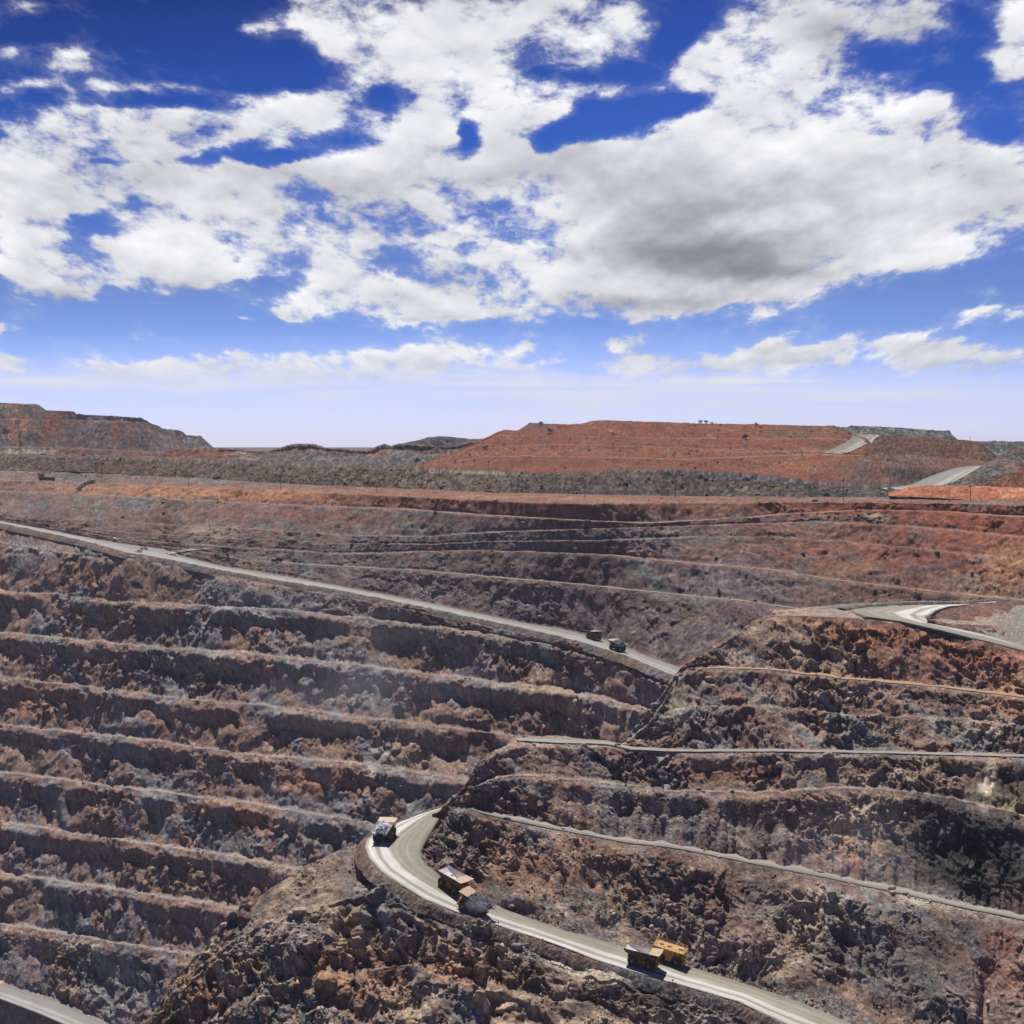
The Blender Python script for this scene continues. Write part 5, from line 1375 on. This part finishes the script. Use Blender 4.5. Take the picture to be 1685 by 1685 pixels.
def make_pole(h):
    root = thing('power_pole', '', 'power pole', 'power poles along the far rim')
    MB().bar((0, 0, -1), (0, 0, h), .22, 8).build('post', MWOOD, root)
    MB().box((0, .35, h - 1.2), (3.2, .3, .35)).build('crossarm', MWOOD, root)
    i_ = MB()
    for x in (-1.4, 0, 1.4): i_.bar((x, .35, h - 1.0), (x, .35, h - .5), .12, 6)
    i_.build('insulator', MLAMP, root)
    return root


for k, (x, yb, yt) in enumerate(POLES):
    h_, n_ = hit(x, yb); H = (yb - yt) / F * h_.y
    p_ = make_pole(H); p_.location = h_; p_.rotation_euler = (0, 0, R(12))
    p_['label'] = 'tall timber power pole, %s from the left along the far rim' % ORD[k]
# masts on the skyline
for (x, yb, yt, lab) in [(1596, 727, 717, 'thin mast on the dark tip at the right skyline'), (985, 699, 690.5, 'short thin mast on the skyline of the red hill')]:
    h_, n_ = hit(x, yb + 1.5); root = thing('mast', lab, 'mast'); H = (yb - yt) / F * h_.y
    MB().bar((0, 0, -1), (0, 0, H), .16, 6).build('post', MDARK, root)
    MB().box((0, 0, H + .3), (.7, .5, .6)).build('lamp_head', MDARK, root)
    root.location = h_
# guide posts on the outer edge of the lower road
for (x, yb, yt, lab) in [(820, 1529, 1517, 'marker post with round reflector on the verge behind the dusty truck'), (893, 1551, 1545, 'short plain marker post further down the lower road verge'), (1107, 1620, 1612, 'short marker post on the verge just below the water truck')]:
    h_, n_ = hit(x, yb); root = thing('guide_post', lab, 'marker post', 'guide posts along the lower haul road'); H = max((yb - yt) / F * h_.y, .9)
    MB().bar((0, 0, -.4), (0, 0, H), .06, 6).build('post', MWOOD, root)
    MB().lathe((0, 0, H - .15), [(.01, -.04), (.3, -.04), (.3, .04), (.01, .04)], 12).build('reflector', MDARK, root)
    root.location = h_


# ---- bushes and small trees
def make_plant(seed, h, w, leaves, mat, name='bush', trunk=.25):
    rg = random.Random(seed); root = thing(name, '', 'tree' if name == 'tree' else 'bush')
    t = MB(); tips = []
    t.bar((0, 0, -.4), (0, 0, h * trunk + .2), .09 * h / 2, 6)
    for k in range(7):
        a = rg.uniform(0, 6.28); r = rg.uniform(.25, .5) * w; z = h * rg.uniform(.4, .92)
        p = (math.cos(a) * r, math.sin(a) * r, z); tips.append(p); t.bar((0, 0, h * trunk), p, .035 * h / 2, 4)
    t.build('trunk', MWOOD, root)
    c = MB()
    for k in range(leaves):
        b = Vector(rg.choice(tips)); p = b + Vector((rg.gauss(0, w * .17), rg.gauss(0, w * .17), rg.gauss(0, h * .12)))
        if p.z < h * .12: p.z = h * .12
        s_ = rg.uniform(.09, .2) * w; q = Matrix.Rotation(rg.uniform(0, 6.28), 3, Vector((rg.gauss(0, 1), rg.gauss(0, 1), rg.gauss(0, 1) + .01)).normalized())
        c.add([p + q @ Vector(v) * s_ for v in ((-1, 0, 0), (0, -.6, 0.15), (1, 0, 0), (0, .6, .15))], [(0, 1, 2, 3)])
    c.build('crown', mat, root)
    return root


HT = [(1153, 696, 5.5, 'tree', 'taller dark tree, left of the pair on the red hill skyline'), (1162, 696.5, 5.5, 'tree', 'rounder dark tree, right of the pair on the red hill skyline'), (1245, 700, 5.0, 'tree', 'lone round dark tree on the skyline right of the pair'),
      (1171, 697.5, 3.0, 'bush', 'low bush just right of the skyline pair of trees'), (890, 699, 6.0, 'tree', 'small spindly tree on the left peak of the red hill'), (906, 712, 7.0, 'tree', 'dark upright tree just below the left peak of the red hill'),
      (799, 739, 5.0, 'bush', 'dark round bush low on the left flank of the red hill'), (687, 761, 6.5, 'bush', 'dark spreading bush at the far left foot of the red hill'), (1227, 722, 6.0, 'bush', 'broad green bush in the middle of the red hill terraces')]
hproto = {('tree'): make_plant(3, 1.0, .85, 150, MLEAF, 'tree', .3), ('bush'): make_plant(5, 1.0, 1.3, 130, MLEAF, 'bush', .1)}
first = {'tree': True, 'bush': True}


def plant_at(kind, loc, s_, lab, grp):
    o = hproto[kind] if first[kind] else copy_tree(hproto[kind]); first[kind] = False
    o.location = loc; o.scale = (s_,) * 3; o.rotation_euler = (0, 0, random.uniform(0, 6.28)); o['label'] = lab; o['group'] = grp
    return o


random.seed(4)
for (x, y, s_, kd, lab) in HT:
    h_, n_ = hit(x, y + 1.0)
    if h_: plant_at(kd, h_, s_ * .72, lab, 'trees and bushes standing out on the red hill')
SP = [(1145, 702), (1182, 710), (1226, 706), (1253, 711), (1308, 715), (1302, 720), (1326, 721), (1103, 740), (1138, 743), (1147, 744), (1111, 746), (1135, 748), (1124, 714), (1181, 762), (1283, 763), (1310, 764), (1144, 772), (1258, 746),
      (1220, 757), (1376, 713), (1388, 719), (846, 741), (1186, 700), (1298, 762), (1270, 765), (1340, 768), (920, 705), (1010, 700), (965, 702)]
while len(SP) < 75:
    x = random.uniform(720, 1400); y = random.choice((704, 718, 733, 742, 752, 764)) + random.uniform(-4, 9)
    SP.append((x, y))
for (x, y) in SP:
    h_, n_ = hit(x, y, ('hill',))
    if h_ and h_.y > 1200: plant_at('bush', h_, random.uniform(.8, 1.8), 'small scrubby green bush dotted over the slope of the red hill', 'scrub bushes on the red hill')
pp = make_plant(11, 1.0, 1.5, 160, MLEAF2, 'shrub', .1); fp = True
for k, (x, y) in enumerate([(152, 794), (147, 796), (141, 798), (137, 801), (133, 804), (129, 807)]):
    h_, n_ = hit(x, y); o = pp if fp else copy_tree(pp); fp = False
    o.location = h_; o.scale = (2.4,) * 3; o['label'] = 'green shrub in the seepage line running down the left rim'; o['group'] = 'green shrubs in the seepage line'

# ================================================================ the air
def haze_box():
    bm = bmesh.new()
    bmesh.ops.create_cube(bm, size=1.0)
    me = bpy.data.meshes.new('haze'); bm.to_mesh(me); bm.free()
    o = bpy.data.objects.new('haze', me); SC.collection.objects.link(o)
    z0, z1 = -430.0, 140.0
    o.scale = (9000, 5200, z1 - z0); o.location = (0, 2450, (z0 + z1) / 2)
    m = bpy.data.materials.new('pale dusty air'); m.use_nodes = True
    nt = m.node_tree; nt.nodes.clear()
    v = nt.nodes.new('ShaderNodeVolumePrincipled')
    v.inputs['Color'].default_value = (.76, .78, .88, 1); v.inputs['Density'].default_value = HAZE
    v.inputs['Anisotropy'].default_value = 0.3
    out = nt.nodes.new('ShaderNodeOutputMaterial'); nt.links.new(v.outputs[0], out.inputs['Volume'])
    me.materials.append(m); o['kind'] = 'stuff'


HAZE = 0.000045
haze_box()


def dust_puff(name, centre, radii, dens, col=(.80, .82, .92), scale=1.5, seed=0.0, rot=0.0, label=None):
    """a soft cloud of raised dust: density falls to nothing before the ball's surface"""
    bm = bmesh.new(); bmesh.ops.create_icosphere(bm, subdivisions=3, radius=1.0)
    me = bpy.data.meshes.new(name); bm.to_mesh(me); bm.free()
    o = bpy.data.objects.new(name, me); SC.collection.objects.link(o)
    o.location = centre; o.scale = radii; o.rotation_euler = (0, 0, rot); o['kind'] = 'stuff'
    if label: o['label'] = label
    m = bpy.data.materials.new('raised dust'); m.use_nodes = True
    nt = m.node_tree; nt.nodes.clear(); T = NT(nt)
    p = T.new('ShaderNodeTexCoord').outputs['Object']
    r = T.v('LENGTH', p)
    n = T.noise(T.v('ADD', p, (seed, seed * .7, 0)), scale, 3.0, .55)
    d = T.m('MULTIPLY', T.mapr(r, .15, .97, 1.0, 0.0), T.mapr(n, .36, .66))
    v = T.new('ShaderNodeVolumePrincipled'); v.inputs['Color'].default_value = (*col, 1); v.inputs['Anisotropy'].default_value = .35
    T.put(v.inputs['Density'], T.m('MULTIPLY', d, dens))
    out = T.new('ShaderNodeOutputMaterial'); nt.links.new(v.outputs[0], out.inputs['Volume'])
    me.materials.append(m)
    return o


def at(x, y, D):
    return Vector(((x - CX) / F * D, D, -(y - HY) / F * D))


dust_puff('dust_cloud', at(610, 1120, 800), (85, 60, 42), .0042, scale=1.6, seed=3, col=(.82, .81, .84))
dust_puff('dust_cloud', at(520, 985, 900), (95, 60, 26), .0018, scale=1.5, seed=8, col=(.82, .81, .84))
dust_puff('dust_cloud', at(1390, 1380, 440), (34, 22, 26), .008, scale=1.5, seed=5, col=(.78, .78, .86))
dust_puff('dust_cloud', at(786, 1489, 481), (6, 5, 3.0), .22, scale=1.8, seed=1, rot=.5)
dust_puff('dust_cloud', at(812, 1481, 492), (12, 6, 5), .03, scale=1.6, seed=2, rot=.3)
dust_puff('dust_cloud', at(618, 1372, 545), (10, 7, 5), .04, scale=1.6, seed=6)
dust_puff('dust_cloud', at(1025, 1066, 925), (10, 6, 4), .03, scale=1.6, seed=7)
